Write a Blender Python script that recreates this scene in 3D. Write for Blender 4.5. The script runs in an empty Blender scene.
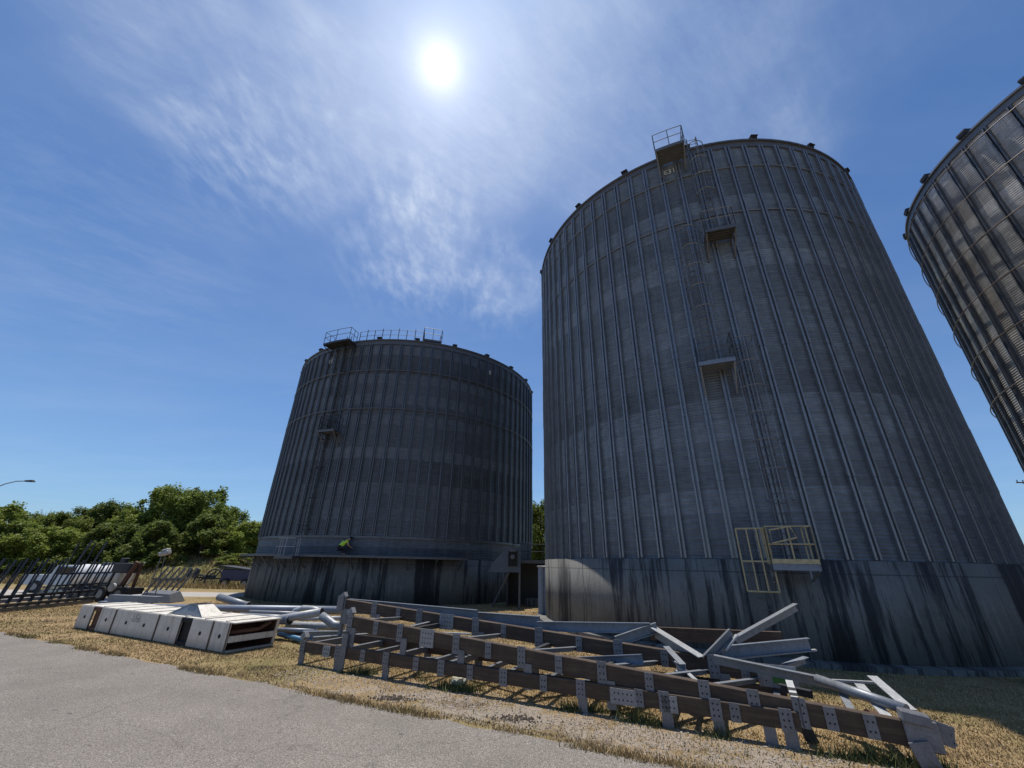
import bpy, bmesh, math, random
import numpy as np
from mathutils import Vector, Matrix
random.seed(7); RNG = np.random.default_rng(7)
PI = math.pi; rad = math.radians
SC = bpy.context.scene; COL = SC.collection

# ------------------------------------------------------------------ camera
FPX, HC = 402.0, 2.3
PITCH, ROLL = rad(24.36), rad(1.22)
FW = Vector((0, math.cos(PITCH), math.sin(PITCH)))
U0 = Vector((0, -math.sin(PITCH), math.cos(PITCH))); X0 = Vector((1, 0, 0))
RT = X0 * math.cos(ROLL) + U0 * math.sin(ROLL)
UP = -X0 * math.sin(ROLL) + U0 * math.cos(ROLL)
CAMP = Vector((0, 0, HC))
cd = bpy.data.cameras.new('camera'); cam = bpy.data.objects.new('camera', cd); COL.objects.link(cam)
M = Matrix((RT, UP, -FW)).transposed().to_4x4(); M.translation = CAMP
cam.matrix_world = M
cd.sensor_width = 36; cd.sensor_fit = 'HORIZONTAL'; cd.lens = FPX / 1024 * 36
cd.clip_start = 0.05; cd.clip_end = 5000
SC.camera = cam

def ray(x, y):
    return (RT * (x - 512) + UP * (384 - y) + FW * FPX).normalized()
def gz(x, y, z=0.0):                      # point at height z on the line of sight through a pixel of the photograph
    d = ray(x, y); return CAMP + d * ((z - HC) / d.z)
def gy(x, y, Y):                          # point at forward distance Y
    d = ray(x, y); return CAMP + d * (Y / d.y)

# ------------------------------------------------------------------ materials
MATS = {}
class NT:
    def __init__(s, name):
        s.m = bpy.data.materials.new(name); s.m.use_nodes = True; s.t = s.m.node_tree
        s.b = s.t.nodes['Principled BSDF']; MATS[name] = s.m
    def n(s, typ, **kw):
        nd = s.t.nodes.new(typ)
        for k, v in kw.items():
            if k.startswith('i_'):
                nd.inputs[k[2:].replace('_', ' ')].default_value = v
            else: setattr(nd, k, v)
        return nd
    def l(s, a, b): s.t.links.new(a, b)
    def math(s, op, a, b=None, clamp=False):
        nd = s.t.nodes.new('ShaderNodeMath'); nd.operation = op; nd.use_clamp = clamp
        for i, v in enumerate((a, b)):
            if v is None: continue
            if isinstance(v, (int, float)): nd.inputs[i].default_value = v
            else: s.l(v, nd.inputs[i])
        return nd.outputs[0]
    def noise(s, vec, scale, detail=3, rough=.55, w=0):
        nd = s.n('ShaderNodeTexNoise'); nd.inputs['Scale'].default_value = scale
        nd.inputs['Detail'].default_value = detail; nd.inputs['Roughness'].default_value = rough
        if vec is not None: s.l(vec, nd.inputs['Vector'])
        return nd.outputs['Fac']
    def ramp(s, fac, stops):
        nd = s.n('ShaderNodeValToRGB'); cr = nd.color_ramp
        while len(cr.elements) > len(stops): cr.elements.remove(cr.elements[-1])
        while len(cr.elements) < len(stops): cr.elements.new(0.5)
        for e, (p, c) in zip(cr.elements, stops):
            e.position = p
            e.color = (*c, 1) if isinstance(c, tuple) else (c, c, c, 1)
        s.l(fac, nd.inputs[0]); return nd.outputs[0]
    def mix(s, fac, a, b, mode='MIX'):
        nd = s.n('ShaderNodeMix', data_type='RGBA', blend_type=mode)
        for sock, v in ((nd.inputs[0], fac), (nd.inputs[6], a), (nd.inputs[7], b)):
            if isinstance(v, (int, float)): sock.default_value = v
            elif isinstance(v, tuple): sock.default_value = (*v, 1)
            else: s.l(v, sock)
        return nd.outputs[2]
    def comb(s, x, y, z):
        nd = s.n('ShaderNodeCombineXYZ')
        for i, v in enumerate((x, y, z)):
            if isinstance(v, (int, float)): nd.inputs[i].default_value = v
            else: s.l(v, nd.inputs[i])
        return nd.outputs[0]
    def obj(s): return s.n('ShaderNodeTexCoord').outputs['Object']
    def world(s): return s.n('ShaderNodeNewGeometry').outputs['Position']
    def sep(s, v):
        nd = s.n('ShaderNodeSeparateXYZ'); s.l(v, nd.inputs[0]); return nd.outputs
    def bump(s, h, strength, dist=.02):
        nd = s.n('ShaderNodeBump'); nd.inputs['Strength'].default_value = strength; nd.inputs['Distance'].default_value = dist
        s.l(h, nd.inputs['Height']); s.l(nd.outputs[0], s.b.inputs['Normal'])
    def out(s, col=None, rough=.6, metal=0.0, spec=None):
        if col is not None:
            if isinstance(col, tuple): s.b.inputs['Base Color'].default_value = (*col, 1)
            else: s.l(col, s.b.inputs['Base Color'])
        for nm, v in (('Roughness', rough), ('Metallic', metal)):
            if isinstance(v, (int, float)): s.b.inputs[nm].default_value = v
            else: s.l(v, s.b.inputs[nm])
        if spec is not None: s.b.inputs['Specular IOR Level'].default_value = spec
        return s.m

def mat_basic(name, c, rough=.55, metal=0.0, var=.25, scale=6.0, bump=0.0):
    t = NT(name); p = t.world()
    n1 = t.noise(p, scale, 5, .6); n2 = t.noise(p, scale * 7, 3, .6)
    f = t.math('MULTIPLY_ADD', n1, .7); t.t.nodes[-1].inputs[2].default_value = 0.0
    f = t.math('ADD', t.math('MULTIPLY', n1, .65), t.math('MULTIPLY', n2, .35))
    lo = tuple(v * (1 - var) for v in c); hi = tuple(min(1, v * (1 + var)) for v in c)
    col = t.ramp(f, [(.3, lo), (.7, hi)])
    if bump: t.bump(n2, bump)
    return t.out(col, rough, metal)

def mat_wall(name, base, metal=.35, rough=.5, sheets=40, ring=.8, seed=0.0, stain=0.0):
    t = NT(name); o = t.obj(); x, y, z = t.sep(o)
    ang = t.math('ARCTAN2', x, y)
    ri = t.math('FLOOR', t.math('DIVIDE', z, ring))
    odd = t.math('MULTIPLY', t.math('MODULO', ri, 2.0), .5)
    si = t.math('FLOOR', t.math('ADD', t.math('MULTIPLY', ang, sheets / (2 * PI)), odd))
    wn = t.n('ShaderNodeTexWhiteNoise', noise_dimensions='3D'); t.l(t.comb(si, ri, seed), wn.inputs[0])
    wr = t.n('ShaderNodeTexWhiteNoise', noise_dimensions='3D'); t.l(t.comb(3.3, ri, seed + 5), wr.inputs[0])
    spangle = t.noise(o, 3.2, 6, .7)
    streak = t.noise(t.comb(t.math('MULTIPLY', ang, 38.0), t.math('MULTIPLY', z, .22), seed), 1.0, 4, .65)
    scuff = t.noise(t.comb(t.math('MULTIPLY', ang, 13.0), t.math('MULTIPLY', z, 8.5), seed), 1.0, 4, .7)
    f = t.math('ADD', t.math('MULTIPLY', wn.outputs[0], .045), t.math('MULTIPLY', wr.outputs[0], .17))
    f = t.math('ADD', f, t.math('MULTIPLY', spangle, .34))
    f = t.math('ADD', f, t.math('MULTIPLY', streak, .28))
    f = t.math('ADD', f, t.math('MULTIPLY', scuff, .34))
    b = base
    col = t.ramp(f, [(.42, tuple(v * .5 for v in b)), (.61, b), (.82, tuple(v * 1.9 for v in b))])
    # seams between sheets
    fz = t.math('FRACT', t.math('DIVIDE', z, ring)); fs = t.math('FRACT', t.math('ADD', t.math('MULTIPLY', ang, sheets / (2 * PI)), odd))
    seam = t.math('MAXIMUM', t.math('LESS_THAN', fz, .035), t.math('LESS_THAN', fs, .016))
    col = t.mix(t.math('MULTIPLY', seam, .45), col, tuple(v * .5 for v in b))
    bolt = t.math('MULTIPLY', t.math('LESS_THAN', t.math('ABSOLUTE', t.math('SUBTRACT', fs, .03)), .012), t.math('LESS_THAN', t.math('FRACT', t.math('DIVIDE', z, .104)), .4))
    col = t.mix(t.math('MULTIPLY', bolt, .5), col, tuple(min(1, v * 2.2) for v in b))
    brown = t.noise(t.comb(t.math('MULTIPLY', ang, 9.0), t.math('MULTIPLY', z, .5), seed + 2), 1.0, 4, .6)
    col = t.mix(t.ramp(brown, [(.54, 0.0), (.75, .06 + stain)]), col, (b[0] * 1.25, b[1] * .98, b[2] * .72))
    if stain:
        rs = t.noise(t.comb(t.math('MULTIPLY', ang, 7.0), t.math('MULTIPLY', z, .16), 9.0), 1.0, 3, .6)
        col = t.mix(t.ramp(rs, [(.50, 0.0), (.66, stain * 2.2)]), col, (.30, .17, .06))
    return t.out(col, t.ramp(spangle, [(.3, rough - .1), (.7, rough + .15)]), metal)

def mat_concrete(name, base=(.26, .25, .235), streak_amt=1.0):
    t = NT(name); o = t.obj(); x, y, z = t.sep(o)
    ang = t.math('ARCTAN2', x, y)
    n1 = t.noise(o, .9, 6, .65); n2 = t.noise(o, 14, 4, .6)
    s1 = t.noise(t.comb(t.math('MULTIPLY', ang, 22.0), t.math('MULTIPLY', z, .22), 0.0), 1.0, 5, .7)
    s2 = t.noise(t.comb(t.math('MULTIPLY', ang, 75.0), t.math('MULTIPLY', z, .34), 4.0), 1.0, 4, .65)
    s3 = t.noise(t.comb(t.math('MULTIPLY', ang, 6.0), 0.0, 9.0), 1.0, 2, .5)
    st = t.math('ADD', t.math('ADD', t.math('MULTIPLY', s1, .6), t.math('MULTIPLY', s2, .3)), t.math('MULTIPLY', s3, .25))
    st = t.math('ADD', t.math('MULTIPLY', s1, .64), t.math('MULTIPLY', s2, .36)); st = t.math('ADD', st, t.math('MULTIPLY', t.math('SUBTRACT', s3, .5), .5))
    dark = t.ramp(st, [(.495, 0.0), (.54, .66), (.59, .96)])
    col = t.ramp(t.math('ADD', t.math('MULTIPLY', n1, .7), t.math('MULTIPLY', n2, .3)), [(.3, tuple(v * .62 for v in base)), (.7, tuple(v * 1.15 for v in base))])
    lime = t.noise(t.comb(t.math('MULTIPLY', ang, 60.0), t.math('MULTIPLY', z, .35), 14.0), 1.0, 3, .6)
    col = t.mix(t.ramp(lime, [(.58, 0.0), (.75, .5)]), col, (.34, .34, .32))
    col = t.mix(dark, col, (.022, .023, .026))
    # formwork lift lines
    fz = t.math('ABSOLUTE', t.math('SUBTRACT', z, 2.27)); line = t.math('LESS_THAN', fz, .018)
    fv = t.math('LESS_THAN', t.math('FRACT', t.math('MULTIPLY', ang, 24 / (2 * PI))), .010)
    col = t.mix(t.math('MULTIPLY', t.math('MAXIMUM', line, fv), .6), col, (.03, .03, .03))
    t.bump(n2, .35, .02)
    return t.out(col, .85)

def mat_ground():
    t = NT('ground'); p = t.world(); x, y, z = t.sep(p)
    big = t.noise(p, .22, 4, .6); mid = t.noise(p, 1.6, 5, .65); fine = t.noise(p, 26, 4, .7); fin2 = t.noise(p, 90, 2, .6)
    straw = t.ramp(t.math('ADD', t.math('MULTIPLY', fine, .6), t.math('MULTIPLY', mid, .4)), [(.3, (.088, .056, .027)), (.5, (.285, .205, .11)), (.72, (.47, .36, .205))])
    green = t.ramp(fine, [(.3, (.045, .06, .018)), (.7, (.15, .165, .05))])
    gravel = t.ramp(t.math('ADD', t.math('MULTIPLY', fin2, .7), t.math('MULTIPLY', fine, .3)), [(.32, (.10, .08, .06)), (.5, (.27, .23, .19)), (.68, (.48, .43, .375))])
    # the strip beside the road: gravel bed along the frame's front side
    dl = t.math('ADD', t.math('MULTIPLY', x, .4449), t.math('MULTIPLY', y, .8956))      # distance across the frame direction
    along = t.math('SUBTRACT', t.math('MULTIPLY', x, .8956), t.math('MULTIPLY', y, .4449))
    band = t.math('SUBTRACT', 1.0, t.math('ABSOLUTE', t.math('DIVIDE', t.math('SUBTRACT', dl, 7.72), 1.0)))
    ax = t.math('MINIMUM', t.math('MULTIPLY', t.math('ADD', along, 8.2), .3), t.math('MULTIPLY', t.math('SUBTRACT', 5.6, along), .35))
    gm = t.math('ADD', t.math('MINIMUM', band, t.math('MINIMUM', ax, .8)), t.math('MULTIPLY', t.math('SUBTRACT', mid, .5), 3.0))
    col = t.mix(t.ramp(big, [(.48, 0.0), (.64, .55)]), straw, green)
    col = t.mix(t.ramp(gm, [(.35, 0.0), (.75, .85)]), col, gravel)
    dirt = t.noise(p, .75, 5, .7)
    col = t.mix(t.ramp(dirt, [(.56, 0.0), (.68, .8)]), col, (.095, .068, .046))
    far = t.math('DIVIDE', t.math('SUBTRACT', y, 36.0), 6.0, True)
    bank = t.ramp(t.math('ADD', t.math('MULTIPLY', t.noise(p, .35, 5, .65), .6), t.math('MULTIPLY', t.noise(p, 3.0, 4, .7), .4)), [(.32, (.05, .065, .02)), (.5, (.15, .15, .055)), (.7, (.31, .26, .12))])
    col = t.mix(far, col, bank)
    t.bump(t.math('ADD', fine, t.math('MULTIPLY', fin2, .5)), .6, .03)
    return t.out(col, .95, spec=.1)

def mat_asphalt(name, lo, mi, hi):
    t = NT(name); p = t.world()
    g1 = t.noise(p, 42, 3, .7); g2 = t.noise(p, 95, 2, .6); big = t.noise(p, .7, 5, .6)
    v = t.n('ShaderNodeTexVoronoi'); v.inputs['Scale'].default_value = 75; t.l(p, v.inputs[0])
    f = t.math('ADD', t.math('MULTIPLY', g1, .45), t.math('MULTIPLY', g2, .4)); f = t.math('ADD', f, t.math('MULTIPLY', v.outputs[0], .22))
    col = t.ramp(f, [(.34, lo), (.52, mi), (.70, hi)])
    col = t.mix(t.ramp(big, [(.35, .0), (.7, .38)]), col, tuple(a * .55 for a in mi))
    wv = t.n('ShaderNodeVectorMath', operation='ADD'); t.l(p, wv.inputs[0]); cn = t.n('ShaderNodeTexNoise'); cn.inputs['Scale'].default_value = 1.4; cn.inputs['Detail'].default_value = 5; t.l(p, cn.inputs[0]); t.l(cn.outputs['Color'], wv.inputs[1])
    cr = t.n('ShaderNodeTexVoronoi', feature='DISTANCE_TO_EDGE'); cr.inputs['Scale'].default_value = .22; t.l(wv.outputs[0], cr.inputs[0])
    col = t.mix(t.math('MULTIPLY', t.ramp(cr.outputs[0], [(.0, 1.0), (.003, .7), (.005, 0.0)]), .28), col, (.045, .04, .036))
    spot = t.noise(p, 5.5, 3, .5)
    col = t.mix(t.ramp(spot, [(.70, 0.0), (.73, .6)]), col, (.05, .05, .05))
    t.bump(f, .5, .012)
    return t.out(col, .9, spec=.2)

def mat_leaf(name, c, bright):
    t = NT(name); p = t.world(); oi = t.n('ShaderNodeObjectInfo')
    n = t.noise(p, .55, 3, .6); n2 = t.noise(p, 5.0, 2, .6)
    f = t.math('ADD', t.math('MULTIPLY', n, .5), t.math('MULTIPLY', n2, .5))
    f = t.math('ADD', f, t.math('MULTIPLY', t.math('SUBTRACT', oi.outputs['Random'], .5), .22))
    col = t.ramp(f, [(.3, c), (.7, bright)])
    t.l(col, t.b.inputs['Base Color']); t.b.inputs['Roughness'].default_value = .6; t.b.inputs['Specular IOR Level'].default_value = .25
    tr = t.n('ShaderNodeBsdfTranslucent'); t.l(t.mix(.5, col, (.12, .17, .02)), tr.inputs[0])
    ms = t.n('ShaderNodeMixShader'); ms.inputs[0].default_value = .45
    t.l(t.b.outputs[0], ms.inputs[1]); t.l(tr.outputs[0], ms.inputs[2])
    t.l(ms.outputs[0], t.t.nodes['Material Output'].inputs[0]); return t.m

def mat_beam():
    t = NT('brown_beam'); p = t.world(); o = t.obj()
    a = t.noise(p, 2.2, 6, .7); x, y, z = t.sep(p)
    g = t.noise(t.comb(t.math('MULTIPLY', t.math('SUBTRACT', t.math('MULTIPLY', x, .8956), t.math('MULTIPLY', y, .4449)), .8), t.math('MULTIPLY', z, 22.0), t.math('MULTIPLY', y, 3.0)), 1.0, 4, .65)
    f = t.math('ADD', t.math('MULTIPLY', a, .5), t.math('MULTIPLY', g, .5))
    col = t.ramp(f, [(.3, (.026, .017, .011)), (.5, (.058, .037, .024)), (.72, (.125, .088, .060))])
    t.bump(g, .25, .01)
    return t.out(col, .75)

def mat_galv(name, c, metal=.3, rough=.48):
    t = NT(name); p = t.world()
    n = t.noise(p, 9, 5, .7); s = t.noise(p, 1.7, 4, .6)
    v = t.n('ShaderNodeTexVoronoi'); v.inputs['Scale'].default_value = 40; t.l(p, v.inputs[0])
    f = t.math('ADD', t.math('MULTIPLY', n, .5), t.math('MULTIPLY', s, .35)); f = t.math('ADD', f, t.math('MULTIPLY', v.outputs[0], .25))
    col = t.ramp(f, [(.32, tuple(q * .58 for q in c)), (.55, c), (.8, tuple(min(1, q * 1.35) for q in c))])
    rust = t.noise(p, 4.5, 5, .7)
    col = t.mix(t.ramp(rust, [(.64, 0.0), (.76, .5)]), col, (.16, .09, .05))
    return t.out(col, rough, metal)

def mat_whitepaint():
    t = NT('chalky_white_paint'); p = t.world()
    n = t.noise(p, 1.8, 6, .7); g = t.noise(p, 22, 3, .7)
    x, y, z = t.sep(p)
    st = t.noise(t.comb(t.math('MULTIPLY', x, 7.0), t.math('MULTIPLY', y, 7.0), t.math('MULTIPLY', z, .6)), 1.0, 4, .6)
    col = t.ramp(t.math('ADD', t.math('MULTIPLY', n, .6), t.math('MULTIPLY', g, .4)), [(.3, (.46, .43, .37)), (.6, (.66, .63, .565)), (.8, (.74, .715, .65))])
    col = t.mix(t.ramp(st, [(.54, 0.0), (.72, .6)]), col, (.25, .205, .15))
    low = t.math('MULTIPLY', t.ramp(z, [(.02, 1.0), (.28, 0.0)]), t.ramp(g, [(.3, .2), (.7, .9)])); col = t.mix(low, col, (.20, .155, .10))
    return t.out(col, .6)

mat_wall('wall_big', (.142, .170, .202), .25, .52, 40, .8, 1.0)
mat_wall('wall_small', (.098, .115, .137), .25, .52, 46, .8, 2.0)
mat_wall('wall_right', (.50, .49, .47), .25, .5, 40, .8, 3.0, .13)
mat_concrete('concrete', (.165, .166, .156))
mat_ground()
mat_asphalt('asphalt', (.04, .036, .032), (.165, .148, .131), (.43, .395, .355))
mat_asphalt('pale_concrete_road', (.24, .215, .20), (.37, .345, .315), (.48, .455, .42))
mat_beam()
mat_galv('galv', (.21, .225, .245)); mat_galv('galv_dark', (.15, .16, .175)); mat_galv('galv_bright', (.36, .37, .375), .15, .5)
mat_galv('stiffener', (.20, .22, .245), .4, .38)
mat_galv('stiffener_dark', (.115, .127, .145), .4, .42)
mat_galv('blue_grey', (.19, .22, .27)); mat_galv('rust', (.115, .055, .035), .1, .8)
mat_whitepaint(); mat_galv('chute_blue', (.085, .105, .135)); mat_galv('rusty_galv', (.16, .125, .10)); mat_galv('plate', (.165, .17, .185)); mat_galv('plate_pale', (.25, .255, .265))
mat_basic('cream_steel', (.46, .39, .22), .55, 0, .3, 9)
mat_basic('black_hole', (.012, .012, .012), .8)
mat_basic('dark_steel', (.035, .037, .042), .55, .2)
mat_basic('grey_steel', (.115, .12, .13), .5, .3)
mat_basic('purple_blue', (.16, .17, .33), .5, .1)
mat_basic('sky_blue_paint', (.07, .20, .34), .5)
mat_basic('white_tank', (.74, .74, .72), .35, 0, .12)
mat_basic('vehicle_blue', (.40, .45, .50), .35, .1, .1)
mat_basic('navy', (.035, .035, .085), .45)
mat_basic('rubber', (.018, .018, .018), .85)
mat_basic('glass_dark', (.02, .025, .03), .08)
mat_basic('bark', (.075, .058, .045), .9, 0, .4, 5, .4)
mat_basic('hivis', (.50, .78, .06), .75, 0, .1)
mat_basic('trousers', (.02, .022, .035), .85); mat_basic('skin', (.45, .28, .2), .6)
mat_basic('soil', (.075, .058, .045), .95, 0, .4, 30)
mat_basic('stone', (.33, .285, .24), .9, 0, .5, 9)
mat_basic('paper', (.65, .62, .48), .7); mat_basic('green_paint', (.05, .16, .03), .7)
mat_basic('number_white', (.62, .63, .60), .6)
mat_basic('wood_pole', (.12, .09, .07), .85)
mat_leaf('leaf_mid', (.115, .155, .028), (.37, .43, .10))
mat_leaf('leaf_dark', (.062, .09, .02), (.20, .24, .065))
mat_leaf('leaf_light', (.11, .14, .025), (.31, .34, .09))
def mat_grass():
    t = NT('grass_blade'); p = t.world()
    big = t.noise(p, .45, 4, .6); fine = t.noise(p, 14, 2, .6)
    straw = t.ramp(fine, [(.3, (.21, .145, .068)), (.7, (.50, .385, .205))])
    green = t.ramp(fine, [(.3, (.055, .068, .016)), (.7, (.15, .16, .045))])
    col = t.mix(t.ramp(big, [(.53, 0.0), (.66, .7)]), straw, green)
    return t.out(col, .8, spec=.15)
mat_grass()
mat_basic('weed_blade', (.085, .10, .03), .8, 0, .45, 5)

# ------------------------------------------------------------------ mesh builder
class MB:
    def __init__(s): s.v = []; s.f = []
    def add(s, vs, fs):
        k = len(s.v); s.v += [tuple(v) for v in vs]; s.f += [tuple(i + k for i in f) for f in fs]; return s
    def box(s, c, size, rot=None):
        hx, hy, hz = (q / 2 for q in size); vs = []
        for x in (-hx, hx):
            for y in (-hy, hy):
                for z in (-hz, hz):
                    v = Vector((x, y, z)); v = rot @ v if rot is not None else v; vs.append(v + Vector(c))
        return s.add(vs, [(0, 1, 3, 2), (4, 6, 7, 5), (0, 4, 5, 1), (2, 3, 7, 6), (0, 2, 6, 4), (1, 5, 7, 3)])
    def frame(s, p0, p1, up):
        d = (p1 - p0).normalized(); up = Vector(up)
        if abs(d.dot(up)) > .98: up = Vector((1, 0, 0)) if abs(d.x) < .9 else Vector((0, 1, 0))
        sd = d.cross(up).normalized(); return d, sd, sd.cross(d).normalized()
    def prof(s, p0, p1, pts, up=(0, 0, 1)):          # a closed outline extruded from p0 to p1
        p0, p1 = Vector(p0), Vector(p1); d, sd, u = s.frame(p0, p1, up); n = len(pts)
        vs = [p + sd * a + u * b for p in (p0, p1) for a, b in pts]
        fs = [(i, (i + 1) % n, n + (i + 1) % n, n + i) for i in range(n)] + [tuple(range(n - 1, -1, -1)), tuple(range(n, 2 * n))]
        return s.add(vs, fs)
    def bar(s, p0, p1, w, h, up=(0, 0, 1)):
        return s.prof(p0, p1, [(-w / 2, -h / 2), (w / 2, -h / 2), (w / 2, h / 2), (-w / 2, h / 2)], up)
    def angle(s, p0, p1, w, t=.012, up=(0, 0, 1), flip=1):
        q = [(0, 0), (w * flip, 0), (w * flip, -t), (t * flip, -t), (t * flip, -w), (0, -w)]
        return s.prof(p0, p1, q, up)
    def channel(s, p0, p1, w, h, t=.014, up=(0, 0, 1), flip=1):
        q = [(0, h / 2), (w, h / 2), (w, h / 2 - t), (t, h / 2 - t), (t, -h / 2 + t), (w, -h / 2 + t), (w, -h / 2), (0, -h / 2)]
        return s.prof(p0, p1, [(a * flip, b) for a, b in q], up)
    def tube(s, p0, p1, r, n=10, r1=None, caps=True):
        p0, p1 = Vector(p0), Vector(p1); d, sd, u = s.frame(p0, p1, (0, 0, 1)); r1 = r if r1 is None else r1
        vs = [p + (sd * math.cos(2 * PI * i / n) + u * math.sin(2 * PI * i / n)) * q for p, q in ((p0, r), (p1, r1)) for i in range(n)]
        fs = [(i, (i + 1) % n, n + (i + 1) % n, n + i) for i in range(n)]
        if caps: fs += [tuple(range(n - 1, -1, -1)), tuple(range(n, 2 * n))]
        return s.add(vs, fs)
    def pipe(s, pts, r, n=8, closed=False, rs=None, caps=True):
        pts = [Vector(p) for p in pts]; m = len(pts); vs = []; u = None
        for i, p in enumerate(pts):
            a = pts[(i - 1) % m] if (closed or i > 0) else p; b = pts[(i + 1) % m] if (closed or i < m - 1) else p
            d = (b - a).normalized()
            if u is None:
                u = Vector((0, 0, 1)) if abs(d.z) < .9 else Vector((1, 0, 0))
            sd = d.cross(u).normalized(); u = sd.cross(d).normalized(); q = rs[i] if rs else r
            vs += [p + (sd * math.cos(2 * PI * k / n) + u * math.sin(2 * PI * k / n)) * q for k in range(n)]
        fs = []
        for i in range(m if closed else m - 1):
            j = (i + 1) % m
            fs += [(i * n + k, i * n + (k + 1) % n, j * n + (k + 1) % n, j * n + k) for k in range(n)]
        if not closed and caps: fs += [tuple(range(n - 1, -1, -1)), tuple(range((m - 1) * n, m * n))]
        return s.add(vs, fs)
    def ring(s, r0, r1, z0, z1, a0=0, a1=2 * PI, n=96):     # a curved slab, angle measured from +Y towards +X
        full = abs(a1 - a0 - 2 * PI) < 1e-6; m = n if full else n + 1; vs = []
        for i in range(m):
            a = a0 + (a1 - a0) * i / n; sx, cx = math.sin(a), math.cos(a)
            vs += [(r0 * sx, r0 * cx, z0), (r1 * sx, r1 * cx, z0), (r1 * sx, r1 * cx, z1), (r0 * sx, r0 * cx, z1)]
        fs = []
        for i in range(n):
            j = (i + 1) % m
            for k in range(4):
                l = (k + 1) % 4; fs.append((i * 4 + k, i * 4 + l, j * 4 + l, j * 4 + k))
        if not full: fs += [(3, 2, 1, 0), tuple((m - 1) * 4 + k for k in range(4))]
        return s.add(vs, fs)
    def build(s, name, mat, parent=None, smooth=False, loc=None, bevel=0):
        me = bpy.data.meshes.new(name); me.from_pydata(s.v, [], s.f); me.update()
        bm = bmesh.new(); bm.from_mesh(me); bmesh.ops.recalc_face_normals(bm, faces=bm.faces); bm.to_mesh(me); bm.free()
        return link(name, me, mat, parent, smooth, loc, bevel)

def link(name, me, mat, parent=None, smooth=False, loc=None, bevel=0):
    o = bpy.data.objects.new(name, me); COL.objects.link(o)
    if mat: me.materials.append(MATS[mat])
    if smooth:
        me.polygons.foreach_set('use_smooth', [True] * len(me.polygons))
    if parent: o.parent = parent
    if loc is not None: o.location = loc
    if bevel:
        m = o.modifiers.new('bevel', 'BEVEL'); m.width = bevel; m.segments = 1; m.limit_method = 'ANGLE'
    return o
def tag(o, label, cat, group=None, kind=None):
    o['label'] = label; o['category'] = cat
    if group: o['group'] = group
    if kind: o['kind'] = kind
    return o
def empty(name, loc, rz=0):
    o = bpy.data.objects.new(name, None); COL.objects.link(o); o.location = loc; o.rotation_euler = (0, 0, rz); return o
def dup(o, parent=None):
    c = o.copy(); COL.objects.link(c); c.parent = parent
    for ch in list(o.children): dup(ch, c)
    return c
def structure(o, label=None):
    o['kind'] = 'structure'
    if label: o['label'] = label
    return o

# ------------------------------------------------------------------ world and sun
SUN_AZ, SUN_EL = rad(-19), rad(76.3)
w = bpy.data.worlds.new('World'); SC.world = w; w.use_nodes = True
T = NT.__new__(NT); T.t = w.node_tree
bg = T.t.nodes['Background']
sky = T.n('ShaderNodeTexSky', sky_type='NISHITA', sun_disc=False, sun_elevation=SUN_EL, sun_rotation=SUN_AZ, altitude=100, air_density=1.0, dust_density=.45, ozone_density=2.2)
dirv = T.n('ShaderNodeTexCoord').outputs['Generated']
nrm = T.n('ShaderNodeVectorMath', operation='NORMALIZE'); T.l(dirv, nrm.inputs[0]); D = nrm.outputs[0]
dx, dy, dz = T.sep(D)
def dot(v):
    nd = T.n('ShaderNodeVectorMath', operation='DOT_PRODUCT'); T.l(D, nd.inputs[0]); nd.inputs[1].default_value = v; return nd.outputs['Value']
def ang(v): return T.math('MULTIPLY', T.math('ARCCOSINE', T.math('MINIMUM', dot(v), .99999)), 180 / PI)
sund = ray(440, 65)
th = ang(tuple(sund))
# cirrus on a high flat layer
inv = T.math('DIVIDE', 1.0, T.math('ADD', T.math('MAXIMUM', dz, 0.0), .06))
px = T.math('MULTIPLY', dx, inv); py = T.math('MULTIPLY', dy, inv)
ca, sa = math.cos(rad(38)), math.sin(rad(38))
qx = T.math('ADD', T.math('MULTIPLY', px, ca), T.math('MULTIPLY', py, sa)); qy = T.math('SUBTRACT', T.math('MULTIPLY', py, ca), T.math('MULTIPLY', px, sa))
warp = T.noise(T.comb(px, py, 2.0), 2.2, 3, .55)
wx = T.math('MULTIPLY', T.math('SUBTRACT', warp, .5), .9)
c1 = T.noise(T.comb(T.math('ADD', T.math('MULTIPLY', qx, 2.6), wx), T.math('MULTIPLY', qy, 6.5), 1.0), 1.0, 9, .72)     # drawn-out wisps
c2 = T.noise(T.comb(T.math('MULTIPLY', px, 26.0), T.math('ADD', T.math('MULTIPLY', py, 11.0), wx), 5.0), 1.0, 4, .55)   # ripples
c3 = T.noise(T.comb(px, py, 8.0), 2.6, 5, .6)
def blob(x, y, r0, r1):
    a = ang(tuple(ray(x, y))); nd = T.n('ShaderNodeMapRange', interpolation_type='SMOOTHSTEP'); T.l(a, nd.inputs[0])
    nd.inputs[1].default_value = r0; nd.inputs[2].default_value = r1; nd.inputs[3].default_value = 1; nd.inputs[4].default_value = 0; return nd.outputs[0]
m1 = T.math('MAXIMUM', blob(330, 95, 3, 21), T.math('MAXIMUM', blob(180, 30, 2, 17), T.math('MAXIMUM', T.math('MAXIMUM', blob(430, 230, 3, 14), blob(510, 285, 2, 9)), T.math('MULTIPLY', blob(660, 70, 6, 32), 1.0))))
m1 = T.math('MAXIMUM', m1, blob(470, 130, 5, 21))
edge = T.math('ADD', T.math('MULTIPLY', T.math('SUBTRACT', c3, .5), 1.1), m1)
m1 = T.math('MULTIPLY', m1, T.ramp(edge, [(.25, 0.0), (.8, 1.0)]))
rip = T.math('MAXIMUM', T.math('MAXIMUM', blob(420, 240, 2, 14), blob(500, 280, 2, 10)), T.math('MULTIPLY', blob(260, 120, 2, 15), .75))
veil = T.math('ADD', T.math('MULTIPLY', c1, .55), T.math('MULTIPLY', c3, .45))
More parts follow.
